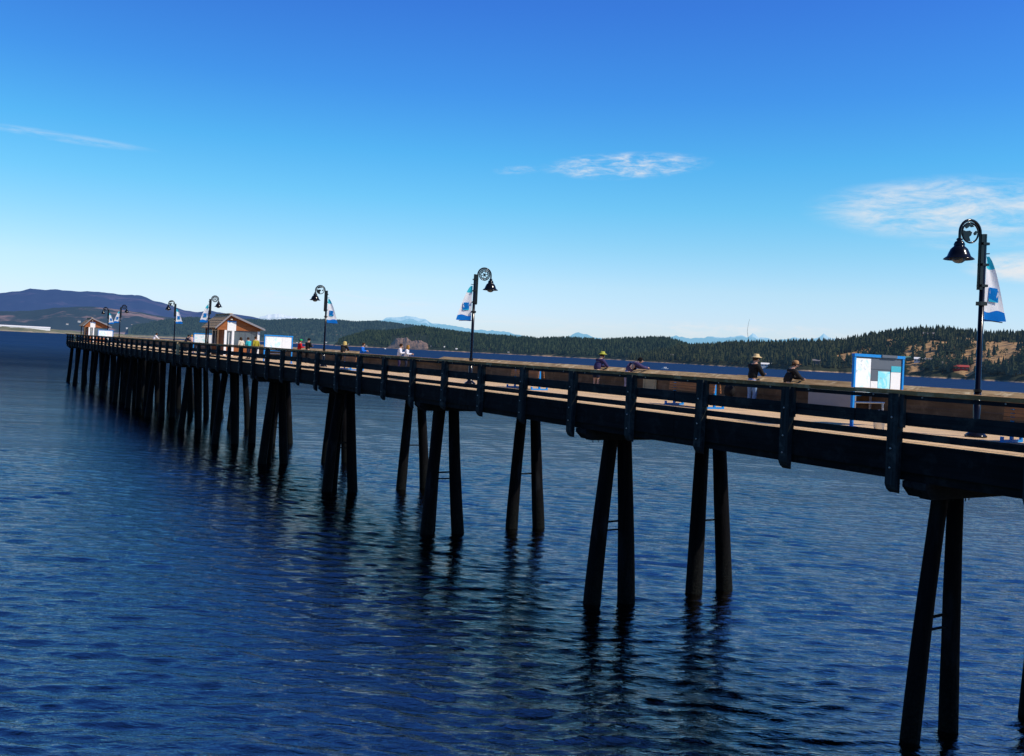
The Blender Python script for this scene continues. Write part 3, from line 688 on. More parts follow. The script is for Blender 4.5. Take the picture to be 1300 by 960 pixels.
# ------------------------------------------------------------------ small things on the deck
t = thing('cleaning_table', 'grey fish cleaning table against the far railing left of the map board', 'table', (23.7, 19.5, DZ))
b = MB(); b.box((-.42, -.9, .80), (.42, .9, .86)); b.box((-.44, -.92, .861), (-.40, .92, .93)); b.build('table_top', M['steel'], t)
b = MB(); b.box((-.40, -.88, .28), (-.37, .88, .795)); b.build('front_sheet', M['grey'], t)
for sx in (-.36, .34):
    for sy in (-.85, .82):
        b = MB(); b.box((sx, sy, 0), (sx + .05, sy + .05, .795)); b.build('leg', M['steel'], t)
t = thing('bucket', 'white plastic bucket on the deck under the map board', 'bucket', (19.95, 15.2, DZ))
b = MB(); b.lathe([(0, .004), (.115, 0), (.15, .34), (.16, .345), (.16, .37), (.145, .37), (.11, .03), (0, .03)], n=18); b.build('pail', M['white'], t)
b = MB(); b.tube([(.155 * math.cos(a), .02, .34 + .16 * math.sin(a)) for a in np.linspace(0, math.pi, 9)], .005, 5); b.build('handle', M['steel'], t)
b = MB(); b.box((-.03, -.40, .28), (0, .40, .80)); b.box((-.035, -.40, .801), (.005, .40, .83)); b.box((-.05, -.34, 0), (-.035, -.28, .75)); b.box((-.05, .28, 0), (-.035, .34, .75))
o = b.build('plywood_panel', M['ply'], None, (FX - .10, 29.2, DZ)); tag(o, 'pale plywood panel leaning on the far railing right of the bent angler', 'panel')
t = thing('backpack', 'dark bag hanging by the straw hatted angler at the far railing', 'bag', (23.72, 24.25, DZ + .28))
b = MB(); b.ball((0, 0, .22), (.16, .22, .25), 12); b.build('sack', cloth('black_nylon', (.012, .012, .014)), t)
b = MB(); b.tube([(.10, -.1, .30), (.18, -.1, .55), (.30, -.02, .60)], .015, 5); b.tube([(.10, .1, .30), (.18, .1, .55), (.30, .02, .60)], .015, 5); b.build('strap', M['black'], t)

# ------------------------------------------------------------------ people
SK = {}
def skinmat():
    m, t = material('skin'); v = objvec(t); n = t.noise(v, 9.0, 4)
    t.out(t.bsdf(t.mix(t.mrange(n, .3, .7), (.46, .26, .17), (.54, .31, .21)), .55, None, Specular_IOR_Level=.3, Subsurface_Weight=0.0)); return m
M['skin'] = skinmat(); M['eye'] = paint('eye_dark', (.02, .02, .025), .2)
def skin_mesh(pts, edges, rad, mat, extra=None):
    me = bpy.data.meshes.new('tmp'); me.from_pydata(pts, edges, [])
    o = link(bpy.data.objects.new('tmp', me)); o.modifiers.new('s', 'SKIN'); 
    lay = me.skin_vertices[0].data if len(me.skin_vertices) else None
    for i, r in enumerate(rad):
        lay[i].radius = (r, r) if not hasattr(r, '__len__') else r
        lay[i].use_root = (i == 0)
    o.modifiers['s'].use_smooth_shade = True
    ss = o.modifiers.new('u', 'SUBSURF'); ss.levels = 1; ss.render_levels = 1
    dg = bpy.context.evaluated_depsgraph_get(); dg.update()
    src = bpy.data.meshes.new_from_object(o.evaluated_get(dg))
    b = MB(); b.add([v.co for v in src.vertices], [tuple(p.vertices) for p in src.polygons], 0, True)
    bpy.data.objects.remove(o); bpy.data.meshes.remove(me); bpy.data.meshes.remove(src)
    if extra: extra(b)
    return b
POSES = {
    'rail':  dict(lean=24, L=((-.27, .34, 1.12), (-.07, .52, 1.11)), Rt=((.27, .34, 1.12), (.07, .52, 1.11))),
    'bend':  dict(lean=50, L=((-.26, .52, 1.12), (-.06, .72, 1.12)), Rt=((.26, .50, 1.12), (.10, .74, 1.12))),
    'stand': dict(lean=2, L=((-.27, -.05, 1.13), (-.25, .10, .90)), Rt=((.27, -.05, 1.13), (.25, .10, .90))),
    'hold':  dict(lean=8, L=((-.26, .08, 1.14), (-.10, .34, 1.16)), Rt=((.26, .08, 1.14), (.08, .36, 1.20))),
    'face':  dict(lean=10, L=((-.30, .16, 1.20), (-.12, .20, 1.50)), Rt=((.26, .22, 1.10), (.10, .42, 1.14))),
}
def person(label, loc, rz, h, pose, top, legs, hair, hat=None, hatcol=None, shorts=False, long_hair=False, turn=0, hood=False):
    k = h / 1.76; P = POSES[pose]; t = thing('person', label, 'person', loc, rz)
    ln = R(P['lean'])
    def up(p):  # lean the upper body forward about the hips
        x, y, z = p; dz = z - .95
        return (x, y + dz * math.sin(ln) + 0 * 1, .95 + dz * math.cos(ln))
    back = -.10 * math.sin(ln)
    J = dict(belt=up((0, back, 1.02)), pel=(0, back, .93), waist=up((0, back, 1.10)), chest=up((0, back, 1.32)), nb=up((0, back, 1.45)), neck=up((0, back + .01, 1.50)),
             head=up((0, back + .03, 1.62)), top=up((0, back + .02, 1.70)))
    for s, nm, arm in ((-1, 'L', P['L']), (1, 'R', P['Rt'])):
        J['sh' + nm] = up((s * .185, back, 1.41)); J['el' + nm] = arm[0]; J['wr' + nm] = arm[1]
        J['hip' + nm] = (s * .095, back, .82); J['kn' + nm] = (s * .105, back + .03 + .04 * (s > 0), .50); J['an' + nm] = (s * .11, back - .01, .09); J['toe' + nm] = (s * .13, back + .15, .035)
        e, wv = Vector(arm[0]), Vector(arm[1]); J['ha' + nm] = tuple(wv + (wv - e).normalized() * .07)
    K = {n: (Vector(v) * k) for n, v in J.items()}
    def sk(names, edges, rads, mat, extra=None):
        idx = {n: i for i, n in enumerate(names)}
        return skin_mesh([K[n] for n in names], [(idx[a], idx[b_]) for a, b_ in edges], [tuple(x * k for x in r) if hasattr(r, '__len__') else r * k for r in rads], mat, extra)
    names = ['pel', 'waist', 'chest', 'nb', 'neck', 'head', 'top', 'shL', 'elL', 'wrL', 'haL', 'shR', 'elR', 'wrR', 'haR', 'hipL', 'knL', 'anL', 'toeL', 'hipR', 'knR', 'anR', 'toeR']
    ed = [('pel', 'waist'), ('waist', 'chest'), ('chest', 'nb'), ('nb', 'neck'), ('neck', 'head'), ('head', 'top'), ('nb', 'shL'), ('shL', 'elL'), ('elL', 'wrL'), ('wrL', 'haL'), ('nb', 'shR'), ('shR', 'elR'), ('elR', 'wrR'), ('wrR', 'haR'),
          ('pel', 'hipL'), ('hipL', 'knL'), ('knL', 'anL'), ('anL', 'toeL'), ('pel', 'hipR'), ('hipR', 'knR'), ('knR', 'anR'), ('anR', 'toeR')]
    rd = [(.14, .11), (.13, .10), (.15, .11), (.09, .08), .055, (.085, .10), (.06, .07), .06, .045, .03, .028, .06, .045, .03, .028, .085, .058, .04, .03, .085, .058, .04, .03]
    hd = K['head']; fwd = Vector((math.sin(turn), math.cos(turn), -.1)).normalized(); rgt = Vector((fwd.y, -fwd.x, 0)).normalized()
    def extra(b):
        b.ball(hd + Vector((0, 0, .01 * k)), (.078 * k, .095 * k, .115 * k), 12)
        b.tube([hd + fwd * .085 * k + Vector((0, 0, .02 * k)), hd + fwd * .118 * k + Vector((0, 0, -.02 * k)), hd + fwd * .085 * k + Vector((0, 0, -.03 * k))], [.008 * k, .017 * k, .012 * k], 6)
        b.tube([hd + fwd * .092 * k - rgt * .025 * k + Vector((0, 0, -.06 * k)), hd + fwd * .097 * k + Vector((0, 0, -.058 * k)), hd + fwd * .092 * k + rgt * .025 * k + Vector((0, 0, -.06 * k))], .008 * k, 5)
        for s in (-1, 1): b.ball(hd + rgt * (s * .082 * k), (.018 * k, .022 * k, .032 * k), 8)
        for nm in 'LR':  # palm and five curled fingers
            wv, ha = K['wr' + nm], K['ha' + nm]; dr = (ha - wv).normalized(); sd = dr.cross(Vector((0, 0, 1))).normalized(); dw = Vector((0, 0, -1)) if abs(dr.z) < .8 else Vector((0, 1, 0))
            for q in range(4):
                L = (.062, .072, .068, .054)[q] * k; o_ = ha + sd * ((q - 1.5) * .019 * k)
                b.tube([o_ - dr * .02 * k, o_ + dr * L * .45, o_ + dr * L * .8 + dw * L * .35, o_ + dr * L * .75 + dw * L * .75], [.010 * k, .0095 * k, .0085 * k, .007 * k], 6)
            th = sd * (1 if nm == 'L' else -1); o_ = (wv + ha) / 2 + th * .03 * k
            b.tube([o_, o_ + th * .022 * k + dr * .025 * k, o_ + th * .02 * k + dr * .055 * k + dw * .015 * k], [.013 * k, .011 * k, .009 * k], 6)
    sk(names, ed, rd, None, extra).build('body', M['skin'], t)
    # jacket
    jn = ['pel', 'waist', 'chest', 'nb', 'shL', 'elL', 'wrL', 'shR', 'elR', 'wrR']
    je = [('pel', 'waist'), ('waist', 'chest'), ('chest', 'nb'), ('nb', 'shL'), ('shL', 'elL'), ('elL', 'wrL'), ('nb', 'shR'), ('shR', 'elR'), ('elR', 'wrR')]
    jr = [(.19, .16), (.185, .155), (.20, .155), (.125, .11), .095, .072, .052, .095, .072, .052]
    sk(jn, je, jr, None).build('jacket', top, t)
    # trousers or shorts
    if shorts:
        K['skL'] = K['hipL'].lerp(K['knL'], .75); K['skR'] = K['hipR'].lerp(K['knR'], .75)
        tn = ['belt', 'pel', 'hipL', 'skL', 'hipR', 'skR']; te = [('belt', 'pel'), ('pel', 'hipL'), ('hipL', 'skL'), ('pel', 'hipR'), ('hipR', 'skR')]; tr_ = [(.135, .11), (.145, .115), .11, .095, .11, .095]
        sk(tn, te, tr_, None).build('shorts', legs, t)
    else:
        tn = ['belt', 'pel', 'hipL', 'knL', 'anL', 'hipR', 'knR', 'anR']; te = [('belt', 'pel'), ('pel', 'hipL'), ('hipL', 'knL'), ('knL', 'anL'), ('pel', 'hipR'), ('hipR', 'knR'), ('knR', 'anR')]
        sk(tn, te, [(.135, .11), (.145, .115), .105, .078, .066, .105, .078, .066], None).build('trousers', legs, t)
    for nm in 'LR':
        b = MB(); a, to = K['an' + nm], K['toe' + nm]
        b.tube([a + Vector((0, -.07 * k, -.035 * k)), a + Vector((0, 0, -.03 * k)), to + Vector((0, -.03 * k, .01)), to + Vector((0, .05 * k, 0))], [.045 * k, .056 * k, .048 * k, .028 * k], 8); b.build('shoe', M['black'], t)
    for s in (-1, 1):
        b = MB(); b.ball(hd + fwd * .083 * k + rgt * (s * .032 * k) + Vector((0, 0, .015 * k)), .012 * k, 8); b.build('eye', M['eye'], t)
    # hair
    b = MB()
    for i in range(60):
        a = random.uniform(0, 6.28); e_ = random.uniform(-.1, 1.5)
        dv = Vector((math.cos(a) * math.cos(e_), math.sin(a) * math.cos(e_), math.sin(e_)))
        if dv.dot(fwd) > .55 and dv.z < .75: continue
        p = hd + Vector((dv.x * .082 * k, dv.y * .10 * k, dv.z * .12 * k + .01))
        l_ = (.22 if dv.z < .5 else .08) if long_hair else .04
        b.tube([p, p + dv * .012 * k + Vector((0, 0, -l_ * k * .5)), p - fwd * .02 * k + Vector((0, 0, -l_ * k))], [.030 * k, .030 * k, .012 * k], 6)
    b.ball(hd - fwd * .012 * k + Vector((0, 0, .032 * k)), (.088 * k, .100 * k, .108 * k), 12)
    b.build('hair', hair, t)
    if hat == 'brim':
        b = MB(); b.lathe([(0, .13), (.07, .13), (.10, .10), (.105, .04), (.12, .03), (.19, .0), (.20, .008), (.12, .045), (.0, .05)], tuple(hd + Vector((0, 0, .06 * k))), 18); b.build('hat', hatcol, t)
    elif hat == 'cap':
        b = MB(); b.lathe([(.108, .0), (.105, .06), (.08, .105), (.0, .12)], tuple(hd + Vector((0, 0, .035 * k))), 16)
        pk = [hd + Vector((0, 0, .04 * k)) + fwd * (.085 + .10 * math.cos(a)) * k + rgt * (.075 * math.sin(a)) * k for a in np.linspace(-1.57, 1.57, 9)]
        b.add([p + Vector((0, 0, .006)) for p in pk] + [p - Vector((0, 0, .006)) for p in pk], [tuple(range(9)), tuple(range(17, 8, -1))] + [(i, i + 9, i + 10, i + 1) for i in range(8)]); b.build('cap', hatcol, t)
    if hood:
        b = MB(); b.lathe([(.17, -.10), (.14, .0), (.13, .08), (.09, .13), (.0, .155)], tuple(hd - fwd * .03 * k), 14); b.build('hood', hatcol, t)
    return t
C = {n: cloth('cloth_' + n, c) for n, c in dict(purple=(.045, .035, .10), violet=(.060, .045, .115), black=(.014, .013, .013), dark=(.020, .018, .018), jeans=(.16, .27, .45), lilac=(.24, .23, .34), navy=(.02, .025, .05),
     bluejk=(.015, .16, .62), white=(.78, .76, .80), olive=(.35, .30, .03), red=(.50, .015, .02), green=(.02, .36, .12), teal=(.03, .42, .48), cream=(.66, .58, .45), pink=(.55, .35, .30), straw=(.72, .52, .26), tan=(.40, .22, .10), lime=(.40, .40, .06)).items()}
H = {n: cloth('hair_' + n, c) for n, c in dict(brown=(.06, .03, .015), blond=(.58, .42, .14), black=(.012, .010, .010), ginger=(.50, .25, .05)).items()}
E_ = -math.pi / 2      # facing +X, out over the far railing
RX = FX - .52
person('person in purple jacket and yellow green brimmed hat leaning on far railing', (RX, 32.2, DZ), E_, 1.72, 'rail', C['purple'], C['navy'], H['brown'], 'brim', C['lime'], shorts=True)
person('person in violet jacket and lilac trousers bent low over the far railing', (RX - .12, 29.9, DZ), E_ - .35, 1.78, 'bend', C['violet'], C['lilac'], H['black'])
person('person in dark jacket, jeans and straw hat standing with fishing rod', (RX, 23.3, DZ), E_ - .1, 1.80, 'face', C['black'], C['jeans'], H['brown'], 'brim', C['straw'])
person('person in dark jacket and tan cap resting elbows on far railing', (RX, 21.75, DZ), E_ - .45, 1.72, 'rail', C['dark'], C['black'], H['brown'], 'cap', C['tan'], turn=.2)
person('adult in white jacket with brown hair by the lowered railing', (RX, 52.2, DZ), E_ - .5, 1.70, 'hold', C['white'], C['purple'], H['brown'])
person('smaller golden haired person in white beside the white jacketed adult', (RX + .0, 51.2, DZ), E_ - .6, 1.64, 'hold', C['white'], C['navy'], H['ginger'], long_hair=True)
person('person in bright blue jacket with dark hair holding a rod butt', (RX, 58.1, DZ), E_ - .6, 1.66, 'hold', C['bluejk'], C['navy'], H['brown'])
person('person with pale blond hooded head and dark jacket seen from behind', (RX - .2, 61.0, DZ), E_ + .6, 1.74, 'rail', C['dark'], C['black'], H['blond'], long_hair=True, hood=True, hatcol=H['blond'])
person('person in red vest and green cap by the notice board', (21.8, 64.6, DZ), E_, 1.70, 'hold', C['red'], C['navy'], H['brown'], 'cap', C['green'])
person('person in black clothes standing right of the red vest', (23.0, 66.3, DZ), E_ + .4, 1.82, 'hold', C['black'], C['black'], H['black'])
person('person in cream top with brown hair in front of nearer kiosk windows', (20.35, 74.2, DZ), .3, 1.66, 'stand', C['cream'], C['green'], H['brown'], long_hair=True)
person('person in teal top with dark hair before the nearer kiosk', (20.6, 72.9, DZ), .5, 1.68, 'hold', C['teal'], C['navy'], H['brown'])
person('broad person in olive yellow jacket before the nearer kiosk', (20.55, 70.9, DZ), .4, 1.76, 'stand', C['olive'], C['navy'], H['brown'])
person('person in white top on the deck between the two kiosks', (20.6, 110.3, DZ), E_, 1.80, 'rail', C['white'], C['cream'], H['brown'])
person('person in dark top leaning left of the notice board behind the kiosk', (21.4, 98.3, DZ), E_, 1.74, 'rail', C['navy'], C['black'], H['black'])
person('person in pink top near the lamp left of the nearer kiosk', (22.3, 99.6, DZ), .2, 1.72, 'hold', C['pink'], C['navy'], H['ginger'])

# fishing rod held up by the straw hatted person
t = thing('fishing_rod', 'thin dark fishing rod curving up above the straw hatted angler', 'fishing rod', (RX + .35, 23.45, DZ + .9))
b = MB(); pts = []
for i in range(15):
    f = i / 14; pts.append((.12 + .05 * f, .1 + .85 * f - .55 * max(0, f - .7) * 2, .05 + 2.35 * f - 1.6 * max(0, f - .82) ** 1.1))
b.tube(pts, [.011 - .0075 * i / 14 for i in range(15)], 6); b.build('blank', M['black'], t)
b = MB(); b.tube([(.115, .06, -.05), (.125, .14, .30)], .018, 8); b.build('grip', M['panel'], t)
b = MB(); b.lathe([(0, -.03), (.04, -.03), (.04, .03), (0, .03)], (.10, .10, .16), 10); b.build('reel', M['steel'], t)

# ------------------------------------------------------------------ land across the water
def noise2(x, y, seed=0, octs=4):
    r = np.random.default_rng(seed); v = np.zeros_like(x); a = 1.0; f = 1.0; tot = 0
    for o in range(octs):
        for q in range(4):
            an = r.uniform(0, 6.28); v += a * np.sin((x * math.cos(an) + y * math.sin(an)) * f + r.uniform(0, 6.28) + .8 * np.sin((x * math.sin(an) - y * math.cos(an)) * f * .7 + r.uniform(0, 6.28))) / 4
        tot += a; a *= .55; f *= 2.03
    return v / tot * 2
class Land:
    def __init__(s, ridge, shore, drop, seed, bumpy=.10, shape=.85):
        s.ra = np.array([p[0] for p in ridge]); s.rr = np.array([p[1] for p in ridge], float); s.rh = np.array([p[2] for p in ridge], float) - drop
        s.sa = np.array([p[0] for p in shore]); s.sr = np.array([p[1] for p in shore], float); s.seed = seed; s.b = bumpy; s.shape = shape
    def pos(s, az, v):
        """azimuth (deg) and position between shore (0) and ridge (1) to a point"""
        az = np.asarray(az, float); v = np.asarray(v, float)
        rs = np.interp(az, s.sa, s.sr); rs = rs * (1 + .012 * noise2(az * 2.2, az * 0, s.seed + 5, 4)); rr = np.interp(az, s.ra, s.rr); hh = np.maximum(np.interp(az, s.ra, s.rh), 2)
        rad = rs + (rr - rs) * v
        x = rad * np.sin(np.radians(az)); y = rad * np.cos(np.radians(az))
        p = np.where(v < 1, np.sin(np.clip(v, 0, 1) * math.pi / 2) ** s.shape, np.maximum(0, 1 - (v - 1) * 1.2))
        z = hh * p * (1 + s.b * noise2(x / 160, y / 160, s.seed) * np.clip(1.15 - v, 0, 1) * 1.6) + 1.5 * noise2(x / 30, y / 30, s.seed + 1, 3) * np.clip(v * 8, 0, 1) + np.clip(v, 0, .03) / .03 * 2.0 - .8
        return x, y, z
    def mesh(s, name, mat, a0, a1, na, nv=46, grass=None):
        az = np.linspace(a0, a1, na); v = np.linspace(0, 1, nv - 6) ** 1.6; v = np.concatenate([v, np.linspace(1.06, 1.8, 6)])
        A, V = np.meshgrid(az, v, indexing='ij'); x, y, z = s.pos(A, V)
        P = np.stack([x, y, z], -1).reshape(-1, 3); n2 = len(v)
        i = np.arange(na - 1)[:, None]; j = np.arange(n2 - 1)[None, :]
        F = np.stack([i * n2 + j, (i + 1) * n2 + j, (i + 1) * n2 + j + 1, i * n2 + j + 1], -1).reshape(-1, 4)
        F = F[:, ::-1]
        o = link(bpy.data.objects.new(name, np_mesh(name, P, F, mat, True, None, None if grass is None else grass(x, y, A, V).ravel()))); tag(o, kind='structure'); return o

def haze_tint(t, sh, col, amt):  # distance haze put into the colour as an even bluish glow
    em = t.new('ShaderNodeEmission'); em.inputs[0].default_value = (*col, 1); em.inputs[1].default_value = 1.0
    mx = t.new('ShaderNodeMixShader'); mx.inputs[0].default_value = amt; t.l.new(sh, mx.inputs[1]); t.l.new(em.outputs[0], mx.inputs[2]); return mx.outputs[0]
def hill_mat(name, green, grass, rock, sg, th, hz=(.2, .4, .7), ha=0.0, shore_z=4.0, attr=False):
    m, t = material(name); pos = t.new('ShaderNodeNewGeometry').outputs['Position']; sp = t.new('ShaderNodeSeparateXYZ'); t.l.new(pos, sp.inputs[0])
    n = t.noise(pos, sg, 6, .62); n2 = t.noise(pos, sg * 7, 5, .65)
    gf = t.mrange(n, th, th + .07)
    if attr:
        at = t.new('ShaderNodeAttribute'); at.attribute_name = 'tint'; gf = t.mrange(t.math('ADD', at.outputs['Fac'], t.math('MULTIPLY', t.math('SUBTRACT', n2, .5), .8)), -.12, .05)
    c = t.mix(gf, green, t.mix(t.mrange(n2, .35, .65), grass, tuple(x * .5 for x in grass)))
    zz = t.math('ADD', sp.outputs[2], t.math('MULTIPLY', n2, shore_z * 1.2))
    c = t.mix(t.mrange(zz, shore_z * 1.1, shore_z * 1.9, 1, 0), c, t.mix(t.mrange(n2, .35, .68), rock, tuple(x * .45 for x in rock)))
    t.out(haze_tint(t, t.bsdf(c, .95, t.bump(n2, .6, 2.0), Specular_IOR_Level=.1), hz, ha)); return m
def leaf_mat(name, c0, c1, hz=(.2, .4, .7), ha=0.0, attr=True):
    m, t = material(name)
    if attr:
        a = t.new('ShaderNodeAttribute'); a.attribute_name = 'tint'; r = a.outputs['Fac']
    else: r = t.new('ShaderNodeObjectInfo').outputs['Random']
    pos = t.new('ShaderNodeNewGeometry').outputs['Position']; n = t.noise(pos, .35, 4, .7)
    c = t.mix(r, c0, c1); c = t.mix(t.mrange(n, .35, .7, 0, .65), c, tuple(x * .35 for x in c0))
    t.out(haze_tint(t, t.bsdf(c, .9, None, Specular_IOR_Level=.1), hz, ha)); return m

def conifer(seed, layers=5, n=7):
    """unit tall conifer: trunk plus ragged drooping whorls, triangles"""
    r = random.Random(seed); V = []; F = []; mi = []
    for z0, z1, r0, r1 in ((0, .25, .022, .017), (.25, .9, .017, .004)):
        b = len(V)
        for z, q in ((z0, r0), (z1, r1)):
            for k in range(3): V.append((q * math.cos(k * 2.09), q * math.sin(k * 2.09), z))
        for k in range(3):
            F += [(b + k, b + (k + 1) % 3, b + 3 + k), (b + (k + 1) % 3, b + 3 + (k + 1) % 3, b + 3 + k)]; mi += [1, 1]
    for l in range(layers):
        f = l / layers; zt = .30 + .72 * (l + 1) / layers; zb = .12 + .70 * f + r.uniform(-.02, .02); rad = (.20 * (1 - f) ** .8 + .03) * r.uniform(.8, 1.15)
        ox, oy = r.uniform(-.02, .02), r.uniform(-.02, .02); b = len(V); V.append((ox, oy, min(1, zt)))
        for k in range(n):
            a = 2 * math.pi * (k + r.uniform(-.25, .25)) / n; q = rad * (r.uniform(.95, 1.3) if k % 2 else r.uniform(.45, .75))
            V.append((ox + q * math.cos(a), oy + q * math.sin(a), zb + r.uniform(-.035, .035)))
        for k in range(n): F.append((b, b + 1 + k, b + 1 + (k + 1) % n)); mi.append(0)
    return np.array(V), np.array(F), np.array(mi)
def broadleaf(seed, clumps=9):
    r = random.Random(seed); V = []; F = []; mi = []
    b = 0
    for z, q in ((0, .035), (.5, .02)):
        for k in range(3): V.append((q * math.cos(k * 2.09), q * math.sin(k * 2.09), z))
    for k in range(3): F += [(k, (k + 1) % 3, 3 + k), ((k + 1) % 3, 3 + (k + 1) % 3, 3 + k)]; mi += [1, 1]
    for c in range(clumps * 9):
        a = r.uniform(0, 6.28); e = r.uniform(-.6, 1.5); q = r.uniform(.6, 1.0)
        p = Vector((math.cos(a) * math.cos(e) * .34 * q, math.sin(a) * math.cos(e) * .34 * q, .58 + math.sin(e) * .38 * q))
        b = len(V)
        for k in range(3): V.append(tuple(p + Vector((r.gauss(0, .075), r.gauss(0, .075), r.gauss(0, .055)))))
        F.append((b, b + 1, b + 2)); mi.append(0)
    return np.array(V), np.array(F), np.array(mi)
PROTO = [conifer(i) for i in range(5)]; BPROTO = [broadleaf(i) for i in range(3)]
def forest(name, P, Hs, W, mats, protos, seed, kind='stuff', label=None, cat=None):
    g = np.random.default_rng(seed); Vs = []; Fs = []; Ms = []; Ts = []; off = 0
    pick = g.integers(0, len(protos), len(P))
    for q, (v, f, mi) in enumerate(protos):
        s = np.where(pick == q)[0]
        if not len(s): continue
        a = g.uniform(0, 6.28, len(s)); c, sn = np.cos(a), np.sin(a)
        X = v[None, :, 0] * c[:, None] - v[None, :, 1] * sn[:, None]; Y = v[None, :, 0] * sn[:, None] + v[None, :, 1] * c[:, None]
        h = Hs[s][:, None]; ww = (Hs[s] * W[s])[:, None]
        A = np.stack([X * ww + P[s, 0][:, None], Y * ww + P[s, 1][:, None], v[None, :, 2] * h + P[s, 2][:, None] - .3], -1)
        n = v.shape[0]; Vs.append(A.reshape(-1, 3)); Fs.append((f[None] + (np.arange(len(s)) * n)[:, None, None] + off).reshape(-1, 3)); Ms.append(np.tile(mi, len(s))); Ts.append(np.repeat(g.random(len(s)), n)); off += n * len(s)
    o = link(bpy.data.objects.new(name, np_mesh(name, np.concatenate(Vs), np.concatenate(Fs), mats, False, np.concatenate(Ms), np.concatenate(Ts))))
    tag(o, label, cat, kind=kind); return o

def clearing(x, y, az, v):
    c = noise2(x / 17, y / 24, 77, 3) + .45 * noise2(x / 60, y / 60, 78, 2)
    lim = np.interp(az, [38, 46, 49, 50.5, 53, 70], [1.5, 1.1, .50, .12, -.12, -.10]) + np.interp(v, [0, .10, .22, .66, .80, 1.2], [.9, .7, .05, 0, .8, 1.6])
    return c - lim
ridgeA = [(38.0, 4300, 30), (40.31, 3954, 58), (41.46, 3713, 71), (43.07, 3375, 72), (44.88, 3105, 75), (45.78, 2970, 77), (47.55, 2700, 75), (49.29, 2700, 79), (50.78, 2700, 89), (52.24, 2683, 105), (53.47, 2632, 113), (54.68, 2582, 119), (55.88, 2531, 115), (57.06, 2481, 110), (58.21, 2430, 104), (59.34, 2379, 105), (61.17, 2295, 102), (63.28, 2194, 102), (66.59, 2025, 87), (75, 1800, 60)]
shoreA = [(38.0, 3300), (39.91, 3000), (43.14, 2500), (47.62, 2050), (51.91, 2000), (59.78, 1750), (66.64, 1500), (75, 1400)]
ridgeB = [(20.6, 6500, 20), (21.37, 6500, 60), (22.61, 6373, 108), (24.15, 6219, 115), (25.79, 6055, 143), (27.08, 5928, 125), (28.9, 5750, 112), (30.81, 5450, 102), (32.73, 5150, 88), (34.63, 4891, 98), (36.53, 4672, 91), (38.41, 4453, 98), (39.82, 4289, 103), (40.75, 4180, 99), (41.69, 4125, 79), (43.1, 4125, 36)]
shoreB = [(20.6, 5300), (28.96, 4600), (33.72, 4000), (41.26, 3300), (43.1, 3300)]
ridgeC = [(9, 9000, 90), (12.4, 8750, 173), (15.0, 8611, 183), (16.78, 8500, 182), (18.57, 8389, 205), (20.87, 8250, 203), (21.8, 8194, 199), (23.19, 8111, 214), (25.08, 8000, 198), (26.98, 7889, 170), (28.9, 7778, 148), (31.77, 7611, 126), (34.65, 7500, 60)]
shoreC = [(9, 7200), (34.65, 6000)]
ridgeD = [(-12, 15000, 420), (-7.09, 15000, 330), (-4.08, 15000, 390), (-0.77, 15000, 360), (1.33, 15000, 430), (2.77, 15000, 482), (3.69, 15000, 533), (4.18, 15000, 576), (5.02, 15000, 570), (5.99, 15000, 566), (6.97, 15000, 596), (7.77, 15000, 588), (8.58, 15000, 568), (9.82, 15000, 555), (10.66, 15000, 500), (11.3, 15000, 463), (12.16, 15000, 395), (12.81, 15000, 381), (13.32, 15000, 401), (14.99, 15000, 379), (16.32, 15000, 339), (17.7, 15000, 177), (20, 15000, 100)]
ridgeD2 = [(-12, 10000, 60), (-7.09, 10000, 50), (-4.03, 10000, 65), (-0.74, 10000, 137), (2.82, 10000, 156), (4.31, 10000, 180), (5.84, 10000, 227), (7.02, 10000, 233), (8.22, 10000, 231), (9.86, 10000, 218), (11.55, 10000, 188), (13.26, 10000, 174), (15.9, 10000, 152), (18.62, 10000, 88), (21, 10000, 40)]
HZ = (.16, .36, .68)
LA = Land(ridgeA, shoreA, 17, 11, .12); LB = Land(ridgeB, shoreB, 13, 21, .10); LC = Land(ridgeC, shoreC, 10, 31, .10); LD = Land(ridgeD, [(-12, 11500), (20, 11500)], 0, 41, .10, 1.0); LD2 = Land(ridgeD2, [(-12, 7800), (21, 7600)], 0, 51, .18)
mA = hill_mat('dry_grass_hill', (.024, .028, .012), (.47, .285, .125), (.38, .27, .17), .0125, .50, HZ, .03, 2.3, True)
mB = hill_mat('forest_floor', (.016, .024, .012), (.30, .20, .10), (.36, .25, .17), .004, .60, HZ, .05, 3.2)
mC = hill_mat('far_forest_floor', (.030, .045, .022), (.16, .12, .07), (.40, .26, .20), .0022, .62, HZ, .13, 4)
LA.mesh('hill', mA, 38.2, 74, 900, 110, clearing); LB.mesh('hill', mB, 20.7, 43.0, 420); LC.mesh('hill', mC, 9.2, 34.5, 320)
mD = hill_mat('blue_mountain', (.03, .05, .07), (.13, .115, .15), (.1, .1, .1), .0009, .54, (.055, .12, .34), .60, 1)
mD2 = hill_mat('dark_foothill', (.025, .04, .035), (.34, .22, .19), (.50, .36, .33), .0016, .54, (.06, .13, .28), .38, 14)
LD.mesh('mountain', mD, -11.8, 19.8, 260); LD2.mesh('hill', mD2, -11.8, 20.8, 300)

